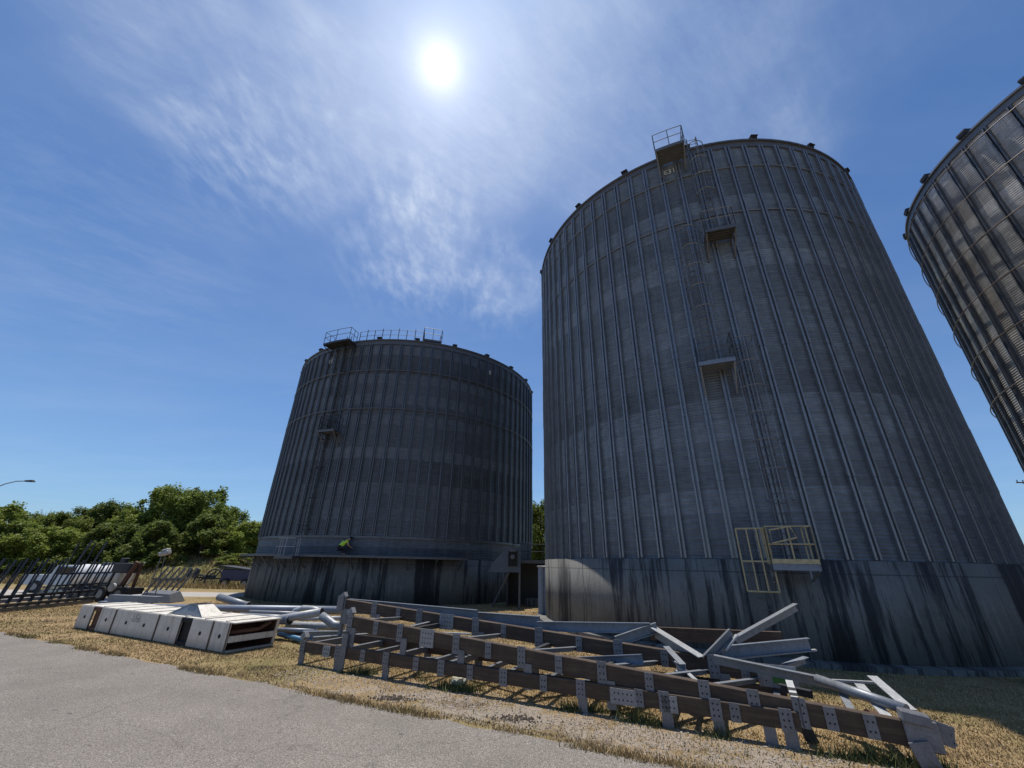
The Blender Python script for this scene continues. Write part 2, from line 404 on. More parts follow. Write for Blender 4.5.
dens = T.math('MULTIPLY', m1, T.ramp(veil, [(.32, .06), (.50, .42), (.68, 1.0)]))
dens = T.math('ADD', T.math('MULTIPLY', dens, .70), T.math('MULTIPLY', T.math('MULTIPLY', rip, T.ramp(c2, [(.42, 0.0), (.70, 1.0)])), T.ramp(c3, [(.35, .1), (.6, .60)])))
# one thin streak low on the left and one short contrail
trail = T.math('MULTIPLY', T.ramp(c1, [(.45, 0.0), (.8, 1.0)]), T.math('MULTIPLY', blob(120, 240, 2, 20), .20))
dens = T.math('ADD', dens, trail)
low = T.math('MULTIPLY', T.ramp(T.noise(T.comb(px, T.math('MULTIPLY', py, 2.4), 3.0), .8, 5, .6), [(.45, 0.0), (.75, 1.0)]), .10)
dens = T.math('MINIMUM', T.math('ADD', dens, low), 1.0)
SKY = T.mix(1.0, sky.outputs[0], (0.78, 1.17, 1.58), 'MULTIPLY')
hz = T.math('POWER', T.math('SUBTRACT', 1.0, T.math('MAXIMUM', T.math('MINIMUM', dz, 1.0), 0.0)), 3.0)
SKY = T.mix(T.math('MULTIPLY', hz, .38), SKY, (5.8, 7.7, 10.0))
cloudc = (9.2, 10.4, 12.2)
colr = T.mix(T.math('MULTIPLY', dens, .66), SKY, cloudc)
def expo(a, k): return T.math('MULTIPLY', T.math('EXPONENT', T.math('MULTIPLY', th, -1.0 / a)), k)
halo = T.math('ADD', expo(1.3, 14.0), T.math('ADD', expo(7.5, 5.0), expo(17.0, 2.2)))
halo = T.math('ADD', halo, T.math('MULTIPLY', T.math('LESS_THAN', th, 1.2), 60.0))
hc = T.mix(1.0, (1.0, .97, .93), T.comb(halo, halo, halo), 'MULTIPLY')
fin = T.mix(1.0, colr, hc, 'ADD')
T.l(fin, bg.inputs['Color']); bg.inputs['Strength'].default_value = .075
sl = bpy.data.lights.new('sun', 'SUN'); sl.energy = 5.0; sl.angle = rad(.53); sl.color = (1, .935, .84)
so = bpy.data.objects.new('sun', sl); COL.objects.link(so)
sd = Vector((math.sin(SUN_AZ) * math.cos(SUN_EL), math.cos(SUN_AZ) * math.cos(SUN_EL), math.sin(SUN_EL)))
so.rotation_euler = sd.to_track_quat('Z', 'Y').to_euler()
SC.view_settings.view_transform = 'Standard'; SC.view_settings.look = 'None'; SC.view_settings.gamma = 1
SC.view_settings.exposure = 0.0
SC.render.engine = 'CYCLES'
SC.cycles.max_bounces = 6; SC.cycles.transparent_max_bounces = 4
try: SC.cycles.use_denoising = True
except Exception: pass

# ------------------------------------------------------------------ ground and roads
def smooth(a, b, x):
    t = min(1, max(0, (x - a) / (b - a))); return t * t * (3 - 2 * t)
def gh(x, y):
    left = smooth(12, -6, x)
    z = left * (2.6 * smooth(39.5, 53, y + .06 * x) + 1.2 * smooth(53, 90, y))
    z += left * .25 * math.sin(x * .31) * smooth(44, 54, y)
    return z
def road_edge(x): return 9.62 - .4675 * (x + 4.0)        # y of the near road's upper edge
xs = sorted(set([-1500, -900, -500, -300, -200, -150, -120, -100] + [q * 2.0 for q in range(-45, 31)] + [80, 120, 200, 400, 900, 1500]))
ys = sorted(set([-1500, -600, -200, -80, -40, -20] + [q * 1.5 for q in range(-8, 67)] + [110, 130, 160, 200, 300, 500, 900, 1500, 2500]))
b = MB(); b.v = [(x, y, gh(x, y)) for y in ys for x in xs]; nx = len(xs)
b.f = [(j * nx + i, j * nx + i + 1, (j + 1) * nx + i + 1, (j + 1) * nx + i) for j in range(len(ys) - 1) for i in range(nx - 1)]
structure(b.build('ground', 'ground', None, True))
b = MB(); N = 420; tops = []; bots = []
for i in range(N + 1):
    x = -60 + 80 * i / N
    e = road_edge(x) + .05 * math.sin(x * 2.3) + .035 * math.sin(x * 6.1 + 1) + random.uniform(-.025, .025)
    tops.append((x, e, .006)); bots.append((x, min(e - 9, -3 - .4675 * x), .006))
b.v = tops + bots; b.f = [(i, i + 1, N + 2 + i, N + 1 + i) for i in range(N)]
structure(b.build('near_road', 'asphalt'))
pts = [(-75, 36.5), (-38, 33.4), (-24, 35.0), (-14, 36.2), (6, 38), (6, 33.6), (-15, 32.2), (-24, 30.0), (-30, 25.4), (-75, 28.5)]
b = MB(); b.v = [(x, y, .006) for x, y in pts]; b.f = [tuple(range(len(pts)))]
structure(b.build('far_road', 'pale_concrete_road'))

# ------------------------------------------------------------------ grain silos
def P(a, r, z): return Vector((r * math.sin(a), r * math.cos(a), z))
def corrugated(name, R, z0, z1, mat, parent, pitch=.104, amp=.011, seg=132, rows=5, seams=.8):
    n = int((z1 - z0) / pitch * rows); z = np.linspace(z0, z1, n + 1)
    r = R + amp * np.sin((z - z0) / pitch * 2 * PI) - .012 * np.abs(np.sin((z - z0) / 2.4 * PI))
    a = np.arange(seg) / seg * 2 * PI
    vx = np.outer(r, np.sin(a)); vy = np.outer(r, np.cos(a)); vz = np.repeat(z[:, None], seg, 1)
    co = np.stack([vx, vy, vz], -1).reshape(-1, 3)
    i = np.arange(n)[:, None] * seg; k = np.arange(seg)[None]; k2 = (k + 1) % seg
    q = np.stack([i + k2, i + k, i + seg + k, i + seg + k2], -1).reshape(-1, 4)
    me = bpy.data.meshes.new(name); me.vertices.add(len(co)); me.vertices.foreach_set('co', co.ravel())
    me.loops.add(q.size); me.loops.foreach_set('vertex_index', q.ravel().astype(np.int32))
    me.polygons.add(len(q)); me.polygons.foreach_set('loop_start', np.arange(len(q), dtype=np.int32) * 4)
    me.update(); me.validate()
    return link(name, me, mat, parent, True)

def ladder(parent, R, a, z0, z1, cage_z=None, mat='galv_dark', cage_mat=None, hoops=None, wdt=.42):
    da = wdt / 2 / R; r = R + .22; m = MB()
    for s in (-1, 1): m.bar(P(a + s * da, r, z0), P(a + s * da, r, z1), .034, .04)
    k = int((z1 - z0) / .3)
    for i in range(k): m.tube(P(a - da, r, z0 + .15 + i * .3), P(a + da, r, z0 + .15 + i * .3), .014, 6)
    for i in range(int((z1 - z0) / 2) + 1):
        for s in (-1, 1): m.bar(P(a + s * da, R - .03, z0 + .3 + i * 2), P(a + s * da, r, z0 + .3 + i * 2), .04, .04)
    l = m.build('ladder', mat, parent)
    hs = hoops if hoops is not None else list(np.arange(z0 + 2.3, z1, 1.02))
    if len(hs):
        m = MB(); cr = .36; c = P(a, r + .1, 0); e1 = P(a, 1, 0); e2 = Vector((e1.y, -e1.x, 0))
        def hp(t, z): return c + e1 * (cr * math.sin(t) + .08) + e2 * (cr * math.cos(t)) + Vector((0, 0, z))
        for z in hs:
            m.pipe([hp(-.25 + (PI + .5) * q / 12, z) for q in range(13)], .019, 5)
        for q in (0.2, 1.57, 2.94):
            m.bar(hp(q, min(hs)), hp(q, max(hs)), .022, .012, e1)
        m.build('cage', cage_mat or mat, l)
    return l

def platform(parent, R, a0, a1, z, depth=.8, mat='galv_dark', rail='galv_dark', toe=None, drop=.8, rails=(0, 1, 2), h=1.0):
    m = MB(); m.ring(R + .05, R + depth, z - .05, z, a0, a1, 6)
    m.ring(R + depth - .04, R + depth, z - .16, z - .052, a0, a1, 6)
    for i in range(5):
        rr = R + .12 + (depth - .2) * i / 4; m.ring(rr, rr + .03, z - .12, z - .054, a0, a1, 4)
    p = m.build('platform', mat, parent)
    m = MB()
    def line(pp):
        for zz in (h, h * .52): m.pipe([q + Vector((0, 0, zz)) for q in pp], .019, 6)
        for q in (pp[0], pp[len(pp) // 2], pp[-1]): m.tube(q, q + Vector((0, 0, h)), .02, 6)
    front = [P(a0 + (a1 - a0) * i / 4, R + depth - .03, z) for i in range(5)]
    if 1 in rails: line(front)
    if 0 in rails: line([P(a0, R + .1, z), P(a0, R + depth * .5, z), P(a0, R + depth - .03, z)])
    if 2 in rails: line([P(a1, R + .1, z), P(a1, R + depth * .5, z), P(a1, R + depth - .03, z)])
    m.build('guardrail', rail, p)
    if toe:
        m = MB(); m.ring(R + depth + .003, R + depth + .012, z + .01, z + .13, a0, a1, 6); m.build('toe_board', toe, p)
    for a in (a0, a1):
        m = MB(); s = 1 if a == a0 else -1; q = a + s * .004
        m.bar(P(q, R + .02, z - .12), P(q, R + depth - .02, z - .12), .05, .06)
        m.bar(P(q, R + .03, z - .15 - drop), P(q, R + depth - .06, z - .17), .05, .05)
        m.bar(P(q, R + .02, z - .2 - drop), P(q, R + .02, z - .15), .06, .05)
        m.build('bracket', mat, p)
    return p

def text_part(body, parent, R, a, z, size, roll=0):
    cu = bpy.data.curves.new('txt', 'FONT'); cu.body = body; cu.size = size; cu.align_x = 'CENTER'; cu.align_y = 'CENTER'; cu.extrude = .004; cu.offset = .012 * size
    to = bpy.data.objects.new('txt', cu); COL.objects.link(to); dg = bpy.context.evaluated_depsgraph_get()
    me = bpy.data.meshes.new_from_object(to.evaluated_get(dg)); bpy.data.objects.remove(to)
    o = link('painted_number', me, 'number_white', parent)
    n = P(a, 1, 0); xd = Vector((0, 0, 1)).cross(n); mt = Matrix((xd, Vector((0, 0, 1)), n)).transposed().to_4x4()
    mt.translation = P(a, R + .035, z); o.matrix_local = mt @ Matrix.Rotation(roll, 4, 'Z')
    return o

def stiffeners(parent, R, n, z0, z1, mat, a_mid, half, depth=.075, wd=.085, off=0.0):
    g_ = wd * .28; q = [(-wd, -.03), (-wd, depth * .9), (-g_ - .008, depth), (-g_, .015), (g_, .015), (g_ + .008, depth), (wd, depth * .9), (wd, -.03)]
    m = MB(); vs = []; k = len(q)
    zs = [z0]
    while zs[-1] + 2.4 < z1 - .3: zs += [zs[-1] + 2.39, zs[-1] + 2.4]
    zs.append(z1)
    for i in range(0, len(zs) - 1, 2) if False else range(0, len(zs) - 1):
        lo, hi = zs[i], zs[i + 1]
        if hi - lo < .05: continue
        sc = 1.0 if (i // 2) % 2 else .9
        vs = [(x * sc, R + .004 + y * sc if y > 0 else R + y, z) for z in (lo, hi) for x, y in q]
        m.add(vs, [(j, (j + 1) % k, k + (j + 1) % k, k + j) for j in range(k)] + [tuple(range(k - 1, -1, -1)), tuple(range(k, 2 * k))])
    first = None
    for i in range(n):
        a = 2 * PI * (i + off) / n; dd = (a - a_mid + PI) % (2 * PI) - PI
        if abs(dd) > half: continue
        if first is None: first = m.build('stiffener', mat, parent); o = first
        else: o = first.copy(); COL.objects.link(o); o.parent = parent
        o.rotation_euler = (0, 0, -a)

def rings(parent, R, zs, mat, rr=.03, off=.1, clips=0):
    for z in zs:
        m = MB(); m.pipe([P(2 * PI * i / 128, R + off, z) for i in range(128)], rr, 6, True)
        m.build('wind_ring', mat, parent, True)

def roof(parent, R, z, mat='grey_steel', vents=20, box=.17, off=0.0):
    m = MB(); n = 128; hgt = R * .52
    vs = [P(2 * PI * i / n, R + .12, z) for i in range(n)] + [P(2 * PI * i / n, 1.0, z + hgt) for i in range(n)]
    m.add(vs, [(i, (i + 1) % n, n + (i + 1) % n, n + i) for i in range(n)] + [tuple(range(n, 2 * n))])
    ro = m.build('roof', mat, parent, True)
    m = MB(); m.ring(R + .004, R + .125, z - .10, z - .004, n=128); m.ring(R + .004, R + .05, z - .42, z - .101, n=128); m.build('eave_trim', mat, parent)
    for i in range(vents):
        a = 2 * PI * (i + off) / vents; m = MB()
        rt = Matrix.Rotation(-a, 3, 'Z')
        m.box(P(a, R - .02, z + .10), (box * 2.0, box * 2.2, box * 1.2), rt); m.box(P(a, R + .12, z + .13), (box * 2.2, .2, .04), rt)
        m.build('roof_vent', 'dark_steel', ro)
    return ro

AZ = lambda d: rad(d)
# ---- the tall silo in the middle
BIG = (11.563, 22.165, 0); R1 = 9.55
S1 = tag(empty('grain_silo', BIG), 'tall grey grain silo in the centre, with zigzag caged ladders above streaked concrete', 'silo', 'corrugated grain silos')
corrugated('wall', R1, 2.63, 21.0, 'wall_big', S1)
f = MB(); f.ring(R1 - .4, R1 + .12, -.05, 2.63, n=160); FO = f.build('foundation', 'concrete', S1, False)
for p in FO.data.polygons: p.use_smooth = abs(p.normal.z) < .5
f = MB(); f.ring(R1 + .125, R1 + .55, -.05, .13, n=160); f.build('footing', 'concrete', FO)
AM1 = rad(180 + 27.55)
stiffeners(S1, R1, 80, 2.66, 20.62, 'stiffener', AM1, rad(102), .12, .105, .15)
rings(S1, R1, (19.3, 16.55), 'stiffener', .03, .055)
roof(S1, R1, 21.05, 'grey_steel', 20, .15, .1)
l1 = ladder(S1, R1 + .22, rad(-155.4), .25, 3.9, mat='grey_steel', cage_mat='cream_steel', hoops=[])
m = MB(); a = rad(-155.5)      # painted cage round the lowest ladder
for z in (1.78, 2.56, 3.46):
    pts = [P(rad(-153.4), R1 + .3, z), P(rad(-153.2), R1 + .95, z), P(rad(-157.5), R1 + .95, z), P(rad(-157.6), R1 + .3, z)]
    m.pipe(pts, .022, 4)
for q in (-153.2, -154.7, -156.1, -157.5): m.bar(P(rad(q), R1 + .95, 1.78), P(rad(q), R1 + .95, 3.46), .038, .022)
m.build('cage', 'cream_steel', l1)
pl = platform(S1, R1 + .22, rad(-163.5), rad(-157.3), 2.5, .85, 'blue_grey', 'cream_steel', 'cream_steel', .3)
m = MB(); g0 = P(rad(-157.9), R1 + 1.07, 3.4); g1 = P(rad(-160.5), R1 + 1.25, 3.48)
m.pipe([g0, g1, g1 + Vector((0, 0, -.3)) + (P(rad(-161), 1, 0) - P(rad(-160), 1, 0)) * 6, g0 + Vector((0, 0, -.36))], .026, 5, True); m.build('gate', 'cream_steel', pl)
ladder(S1, R1 + .04, rad(-161.3), 2.6, 10.3, mat='grey_steel', cage_mat='stiffener', hoops=[4.3, 5.25, 6.2, 7.15, 8.1, 9.05, 10.0])
platform(S1, R1 + .05, rad(-159.0), rad(-152.5), 9.17, .85, 'blue_grey', 'grey_steel', None, .9)
ladder(S1, R1 + .04, rad(-155.6), 9.3, 16.2, mat='grey_steel', cage_mat='stiffener')
platform(S1, R1 + .05, rad(-165.4), rad(-159.0), 15.1, .85, 'grey_steel', 'galv', None, .85)
ladder(S1, R1 + .04, rad(-161.6), 15.2, 21.5, mat='grey_steel', cage_mat='stiffener')
platform(S1, R1 + .08, rad(-159.0), rad(-151.9), 20.5, 1.0, 'galv_dark', 'galv_dark', None, .7, h=1.05)
text_part('E31', S1, R1, rad(-154.6), 19.95, .38)

# ---- the wide low silo on the left
SML = (-9.174, 38.214, 0); R2 = 11.15
S2 = tag(empty('grain_silo', SML), 'wide dark grain silo on the left with a walkway ledge round its base', 'silo', 'corrugated grain silos')
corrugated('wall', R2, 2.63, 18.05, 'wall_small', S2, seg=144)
f = MB(); f.ring(R2 - .4, R2 + .06, -.05, 2.62, n=160); FO2 = f.build('foundation', 'concrete', S2)
for p in FO2.data.polygons: p.use_smooth = abs(p.normal.z) < .5
AM2 = rad(180 - 13.5)
stiffeners(S2, R2, 90, 3.86, 17.7, 'stiffener_dark', AM2, rad(102), .12, .10, .2)
f = MB(); f.ring(R2 + .01, R2 + .075, 3.72, 3.85, n=128); f.build('base_ring', 'stiffener_dark', S2)
rings(S2, R2, (15.45, 12.4), 'stiffener_dark', .045, .10)
roof(S2, R2, 18.1, 'grey_steel', 24, .16, .4)
a0, a1 = rad(147), rad(274)
f = MB(); f.ring(R2 + .07, R2 + .93, 2.66, 2.71, a0, a1, 60); f.ring(R2 + .90, R2 + .93, 2.58, 2.658, a0, a1, 60); wk = f.build('walkway', 'grey_steel', S2)
for i in range(16):
    a = a0 + .02 + (a1 - a0 - .04) * i / 15; m = MB()
    m.bar(P(a, R2 + .08, 1.95), P(a, R2 + .80, 2.57), .07, .05); m.bar(P(a, R2 + .08, 2.60), P(a, R2 + .88, 2.60), .07, .09); m.build('bracket', 'grey_steel', wk)
platform(S2, R2 + .93, rad(-162.8), rad(-156.2), 2.60, .5, 'grey_steel', 'galv_bright', None, .7)
ladder(S2, R2 + .08, rad(-160.0), 3.9, 12.0, mat='dark_steel', cage_mat='dark_steel', hoops=[4.4, 5.6, 6.8, 8.0, 9.2, 10.3, 11.4])
platform(S2, R2 + .10, rad(-165.8), rad(-159.4), 10.65, .85, 'grey_steel', 'dark_steel', None, .8)
ladder(S2, R2 + .08, rad(-161.4), 11.2, 18.5, mat='dark_steel', cage_mat='dark_steel')
platform(S2, R2 + .12, rad(-164.8), rad(-153.2), 17.75, 1.0, 'dark_steel', 'dark_steel', None, .5)
platform(S2, R2 - 1.4, rad(161.5), rad(168.8), 18.35, 1.5, 'grey_steel', 'grey_steel', None, .2)
m = MB(); q = [P(rad(196 - 27 * i / 8), R2 - .25, 18.2) for i in range(9)]
for i, v in enumerate(q): m.tube(v, v + Vector((0, 0, .95 + .12 * (i % 2))), .028, 5)
m.pipe([v + Vector((0, 0, .5)) for v in q], .018, 4); m.pipe([v + Vector((0, 0, .93)) for v in q], .018, 4); m.build('roof_guardrail', 'dark_steel', S2)
text_part('18', S2, R2, rad(139.6), 16.75, .5); text_part('11', S2, R2, rad(-152.6), 16.7, .5)

# ---- the silo cut by the right edge
RGT = (30.197, 11.743, 0); R3 = 9.1
S3 = tag(empty('grain_silo', RGT), 'rust stained grain silo with outer wind rings, cut by the right edge', 'silo', 'corrugated grain silos')
corrugated('wall', R3, 2.63, 21.1, 'wall_right', S3)
f = MB(); f.ring(R3 - .4, R3 + .22, -.05, 2.63, n=160); f.build('foundation', 'concrete', S3, True)
AM3 = rad(180 + 68.75)
stiffeners(S3, R3, 62, 2.66, 20.7, 'stiffener_dark', AM3, rad(100), .13, .085, .3)
rings(S3, R3, (20.35, 18.35, 16.25, 14.1, 12.0, 9.9), 'rusty_galv', .024, .20)
roof(S3, R3, 21.15, 'galv_dark', 24, .2, .2)

# ------------------------------------------------------------------ conveyor chute, shelter and pipe between the silos
def prism(outline, p0, dx, depth, name, mat, parent):     # outline in (along dx, z); depth goes back along the normal of dx
    d = Vector(dx).normalized(); n = Vector((-d.y, d.x, 0)); m = MB(); k = len(outline)
    vs = [Vector(p0) + d * a + Vector((0, 0, z)) + n * q for q in (0, depth) for a, z in outline]
    m.add(vs, [(i, (i + 1) % k, k + (i + 1) % k, k + i) for i in range(k)] + [tuple(range(k)), tuple(range(2 * k - 1, k - 1, -1))])
    return m.build(name, mat, parent)
c0 = gy(489, 570, 26.6)
CH = tag(empty('feed_chute', (c0.x, c0.y, 0)), 'blue grey sheet metal chute with sloping side, beside the dark silo gap', 'chute')
z0 = c0.z
prism([(0, z0 - .1), (1.9, z0 - .1), (1.9, z0 + 1.3), (1.05, z0 + 1.25), (.15, z0 + .35)], (0, 0, 0), (1, 0.05, 0), 1.1, 'casing', 'chute_blue', CH)
m = MB(); m.box((1.42, -.03, z0 + .65), (.55, .04, .85)); m.build('opening', 'black_hole', CH)
m = MB(); m.box((1.4, -.055, z0 + 1.12), (.34, .06, .16)); m.tube((1.4, -.06, z0 + .75), (1.4, -.16, z0 + .75), .13, 12); m.build('motor', 'grey_steel', CH)
m = MB(); m.bar((1.2, .2, z0 - .1), (.25, 1.1, .02), .09, .09); m.bar((1.85, .3, z0 - .1), (1.85, .3, 0), .1, .1); m.bar((1.85, 1.0, z0 - .1), (1.85, 1.0, 0), .1, .1); m.build('brace', 'grey_steel', CH)
s0 = gz(498, 613)
SH = tag(empty('conveyor_shelter', (gy(512, 600, 28.6).x, 28.6, 0)), 'dark open steel shelter in the gap between the two left silos', 'shelter')
m = MB(); m.box((1.1, .9, 2.62), (2.9, 2.2, .09)); m.box((1.1, -.22, 2.58), (2.9, .05, .2)); m.build('roof', 'grey_steel', SH)
m = MB(); m.box((1.1, 1.95, 1.29), (2.8, .06, 2.57)); m.box((-.33, .9, 1.29), (.06, 2.0, 2.57)); m.build('wall', 'dark_steel', SH)
for x in (-.3, 2.42):
    m = MB(); m.box((x, -.15, 1.28), (.1, .1, 2.55)); m.build('post', 'dark_steel', SH)
m = MB(); m.box((1.5, .5, .22), (1.3, .8, .44)); m.build('plinth', 'concrete', SH, bevel=.03)
m = MB(); m.box((.9, 1.2, 3.25), (.75, .6, 1.1)); m.build('control_box', 'grey_steel', SH, bevel=.02)
m = MB()
for x in (.0, 1.0, 2.0, 2.45): m.tube((x, .1, 2.67), (x, .1, 3.65), .025, 6)
for z in (3.2, 3.65): m.tube((0, .1, z), (2.45, .1, z), .025, 6)
m.build('guardrail', 'dark_steel', SH)
fp = gy(546, 616, 23.4)
DP = tag(empty('fluted_drain_pipe', (fp.x, fp.y, 0)), 'upright blue grey fluted pipe with a rim, left of the tall silo base', 'pipe')
m = MB(); n = 48; vs = []
for z in (0, 2.35):
    vs += [((.36 + .03 * math.cos(i * PI / 2)) * math.sin(2 * PI * i / n), (.36 + .03 * math.cos(i * PI / 2)) * math.cos(2 * PI * i / n), z) for i in range(n)]
m.add(vs, [(i, (i + 1) % n, n + (i + 1) % n, n + i) for i in range(n)] + [tuple(range(n)), tuple(range(n, 2 * n))]); m.build('shaft', 'blue_grey', DP)
m = MB(); m.pipe([(.41 * math.sin(2 * PI * i / 24), .41 * math.cos(2 * PI * i / 24), 2.3) for i in range(24)], .045, 8, True); m.build('rim', 'galv', DP, True)

# ------------------------------------------------------------------ worker on the walkway
wr = P(rad(-174.4), R2 + .50, 2.71) + Vector(SML)
def skin_body(name, verts, edges, radii, mat, parent, sub=2):
    me = bpy.data.meshes.new(name); me.from_pydata(verts, edges, []); o = bpy.data.objects.new(name, me); COL.objects.link(o); me.materials.append(MATS[mat])
    sk = o.modifiers.new('skin', 'SKIN'); sk.use_smooth_shade = True
    for i, r in enumerate(radii): me.skin_vertices[0].data[i].radius = (r, r) if not isinstance(r, tuple) else r
    me.skin_vertices[0].data[0].use_root = True
    s = o.modifiers.new('sub', 'SUBSURF'); s.levels = s.render_levels = sub
    if parent: o.parent = parent
    return o
J = dict(pel=(0, 0, .40), waist=(.10, 0, .58), chest=(.24, 0, .74), neck=(.35, 0, .83), chin=(.42, 0, .86), head=(.49, 0, .90),
         hl=(.02, .10, .38), kl=(.40, .17, .46), al=(.16, .13, .09), tl=(.36, .14, .04), hr=(.02, -.10, .38), kr=(.42, -.15, .42), ar=(.14, -.13, .09), tr=(.34, -.15, .04),
         sl=(.30, .19, .77), el=(.42, .24, .54), wl=(.62, .18, .44), gl=(.70, .15, .42), sr=(.30, -.19, .77), er=(.44, -.22, .52), wr=(.63, -.12, .40), gr=(.71, -.09, .37))
E = [('pel', 'waist'), ('waist', 'chest'), ('chest', 'neck'), ('neck', 'chin'), ('chin', 'head')]
for s in 'lr': E += [('pel', 'h' + s), ('h' + s, 'k' + s), ('k' + s, 'a' + s), ('a' + s, 't' + s), ('chest', 's' + s), ('s' + s, 'e' + s), ('e' + s, 'w' + s), ('w' + s, 'g' + s)]
RD = dict(pel=.14, waist=.125, chest=.14, neck=.06, chin=.075, head=.095, h=.085, k=.06, a=.042, t=.035, s=.065, e=.045, w=.032, g=.03)
names = list(J)
PW = skin_body('person', [J[k] for k in names], [(names.index(a), names.index(b)) for a, b in E], [RD.get(k, RD.get(k[0])) for k in names], 'skin', None)
PW.location = wr; PW.rotation_euler = (0, 0, rad(28)); PW.scale = (1.05, 1.05, 1.05)
tag(PW, 'person in lime green shirt and dark trousers crouching on the left silo walkway', 'person')
def cloth(name, keys, edges, grow, mat):
    skin_body(name, [J[k] for k in keys], [(keys.index(a), keys.index(b)) for a, b in edges], [RD.get(k, RD.get(k[0])) + grow for k in keys], mat, PW)
J['ml'] = (.36, .215, .655); J['mr'] = (.37, -.205, .645); RD['m'] = .055
cloth('shirt', ['waist', 'pel', 'chest', 'sl', 'sr', 'ml', 'mr'], [('pel', 'waist'), ('waist', 'chest'), ('chest', 'sl'), ('chest', 'sr'), ('sl', 'ml'), ('sr', 'mr')], .028, 'hivis')
cloth('trousers', ['pel', 'hl', 'kl', 'al', 'hr', 'kr', 'ar'], [('pel', 'hl'), ('hl', 'kl'), ('kl', 'al'), ('pel', 'hr'), ('hr', 'kr'), ('kr', 'ar')], .02, 'trousers')
m = MB(); n = 12
for s in range(1):
    vs = []; fs = []
    for i in range(6):
        ph = PI / 2 * i / 5; vs += [(.115 * math.cos(ph) * math.cos(2 * PI * k / n), .105 * math.cos(ph) * math.sin(2 * PI * k / n), .12 * math.sin(ph)) for k in range(n)]
    for i in range(5): fs += [(i * n + k, i * n + (k + 1) % n, (i + 1) * n + (k + 1) % n, (i + 1) * n + k) for k in range(n)]
    m.add([Matrix.Rotation(rad(50), 3, 'Y') @ Vector(v) + Vector((.50, 0, .92)) for v in vs], fs)
m.build('cap', 'trousers', PW, True)

# ------------------------------------------------------------------ the long brown steel frame on the grass
B0 = gz(345, 671); B1g = gz(930, 771); DL = (B1g - B0).normalized(); NL = Vector((-DL.y, DL.x, 0))
def pl_(x, y, k):                          # point on the vertical plane k metres behind the frame's front face
    d = ray(x, y); t = (k - (CAMP - B0).dot(NL)) / d.dot(NL); return CAMP + d * t
FR = empty('tower_frame', (0, 0, 0)); FR.location = B0
tag(FR, 'long frame of three dark brown beams with galvanised plates, lying on dry grass', 'steel frame')
LOC = lambda p: p - B0
def chord(pts, hgt, dep):
    m = MB(); 
    for a, b_ in zip(pts, pts[1:]): m.bar(LOC(a), LOC(b_), dep, hgt)
    return m.build('chord', 'brown_beam', FR, bevel=.012)
def lerp_at(p0, p1, x):                    # point of the chord seen at photo column x
    lo, hi = 0.0, 1.0
    for _ in range(40):
        t = (lo + hi) / 2; q = p0.lerp(p1, t) - CAMP
        sx = 512 + FPX * q.dot(RT) / q.dot(FW)
        if sx < x: lo = t
        else: hi = t
    return p0.lerp(p1, lo)
def plate(par, c, wd, hgt, dep, front=-1, bolts=(2, 3), mat='plate', tilt=0):
    m = MB(); rt = Matrix((DL, NL, Vector((0, 0, 1)))).transposed() @ Matrix.Rotation(tilt, 3, 'Y')
    o = LOC(c) + NL * front * (dep / 2 + .012)
    m.box(o, (wd, .016, hgt), rt)
    if bolts:
        for i in range(bolts[0]):
            for j in range(bolts[1]):
                q = rt @ Vector(((i + .5) / bolts[0] - .5, 0, 0)) * wd * .8 + Vector((0, 0, ((j + .5) / bolts[1] - .5) * hgt * .8))
                m.tube(o + q, o + q + NL * front * .011, .014, 6)
    o_ = m.build('gusset_plate', mat, par); o_.data.materials.append(MATS['black_hole'])
    for i_, p_ in enumerate(o_.data.polygons): p_.material_index = 1 if i_ >= 6 else 0
    return o_
def stub(par, c, top, bot, wd=.16, mat='plate', lean=0.0, thick=.13):
    m = MB(); a = Vector((c.x, c.y, top)); b_ = Vector((c.x, c.y, bot)) + DL * lean
    m.bar(LOC(a) - NL * .02, LOC(b_) - NL * .02, .03, wd, DL)
    return m.build('stub_foot', mat, par)
A0 = pl_(303, 646, -.03); A1 = pl_(800, 721, -.03)
Bb0 = pl_(350, 622, .02); Bb1 = pl_(935, 738, .02)
C0 = pl_(343, 604, 1.5); C1 = pl_(789, 678, 1.5)
HB, DB = .29, .13
CA = chord([A0, A1], .23, DB); CB = chord([Bb0, Bb1], .285, DB); CC = chord([C0, C1], .285, DB)
E0 = A0 + NL * 1.5; E1 = A1 + NL * 1.5; E0.z = A0.z; E1.z = A1.z
CE = chord([E0, E1], .2, .12)
for x in (305, 340, 388, 443, 505, 582, 665, 716, 786):
    c = lerp_at(A0, A1, x); plate(CA, c, .165, .28, DB)
    if x in (305, 340, 388, 575, 665, 786, 582): stub(CA, c + DL * .02 - NL * .03, c.z - .10, -.03, .17)
    m = MB(); m.bar(LOC(c) + NL * .08, LOC(c) + NL * 1.42, .1, .12); m.build('cross_member', 'galv_dark', FR)
    q = c + NL * 1.5; stub(CE, q, q.z - .08, -.03, .2, 'galv_dark')
for x in (329, 624, 670):
    c = lerp_at(A0, A1, x); plate(CA, c - Vector((0, 0, .02)), .44 if x == 624 else .24, .22, DB, -1, (5, 2) if x == 624 else (3, 2), 'plate_pale')
for i, x in enumerate((352, 402, 458, 523, 603, 705, 754)):
    c = lerp_at(Bb0, Bb1, x); plate(CB, c, .165, .35, DB); 
    s = c + DL * .14; stub(CB, s - NL * .05, c.z - .1, max(-.03, c.z - .5), .16)
    if i in (1, 3, 4): m = MB(); m.bar(LOC(c) + NL * .08, LOC(c + NL * 1.42), .09, .1); m.build('cross_member', 'dark_steel', FR)
for x in (429,):
    plate(CB, lerp_at(Bb0, Bb1, x), .36, .34, DB, -1, (4, 3), 'plate_pale')
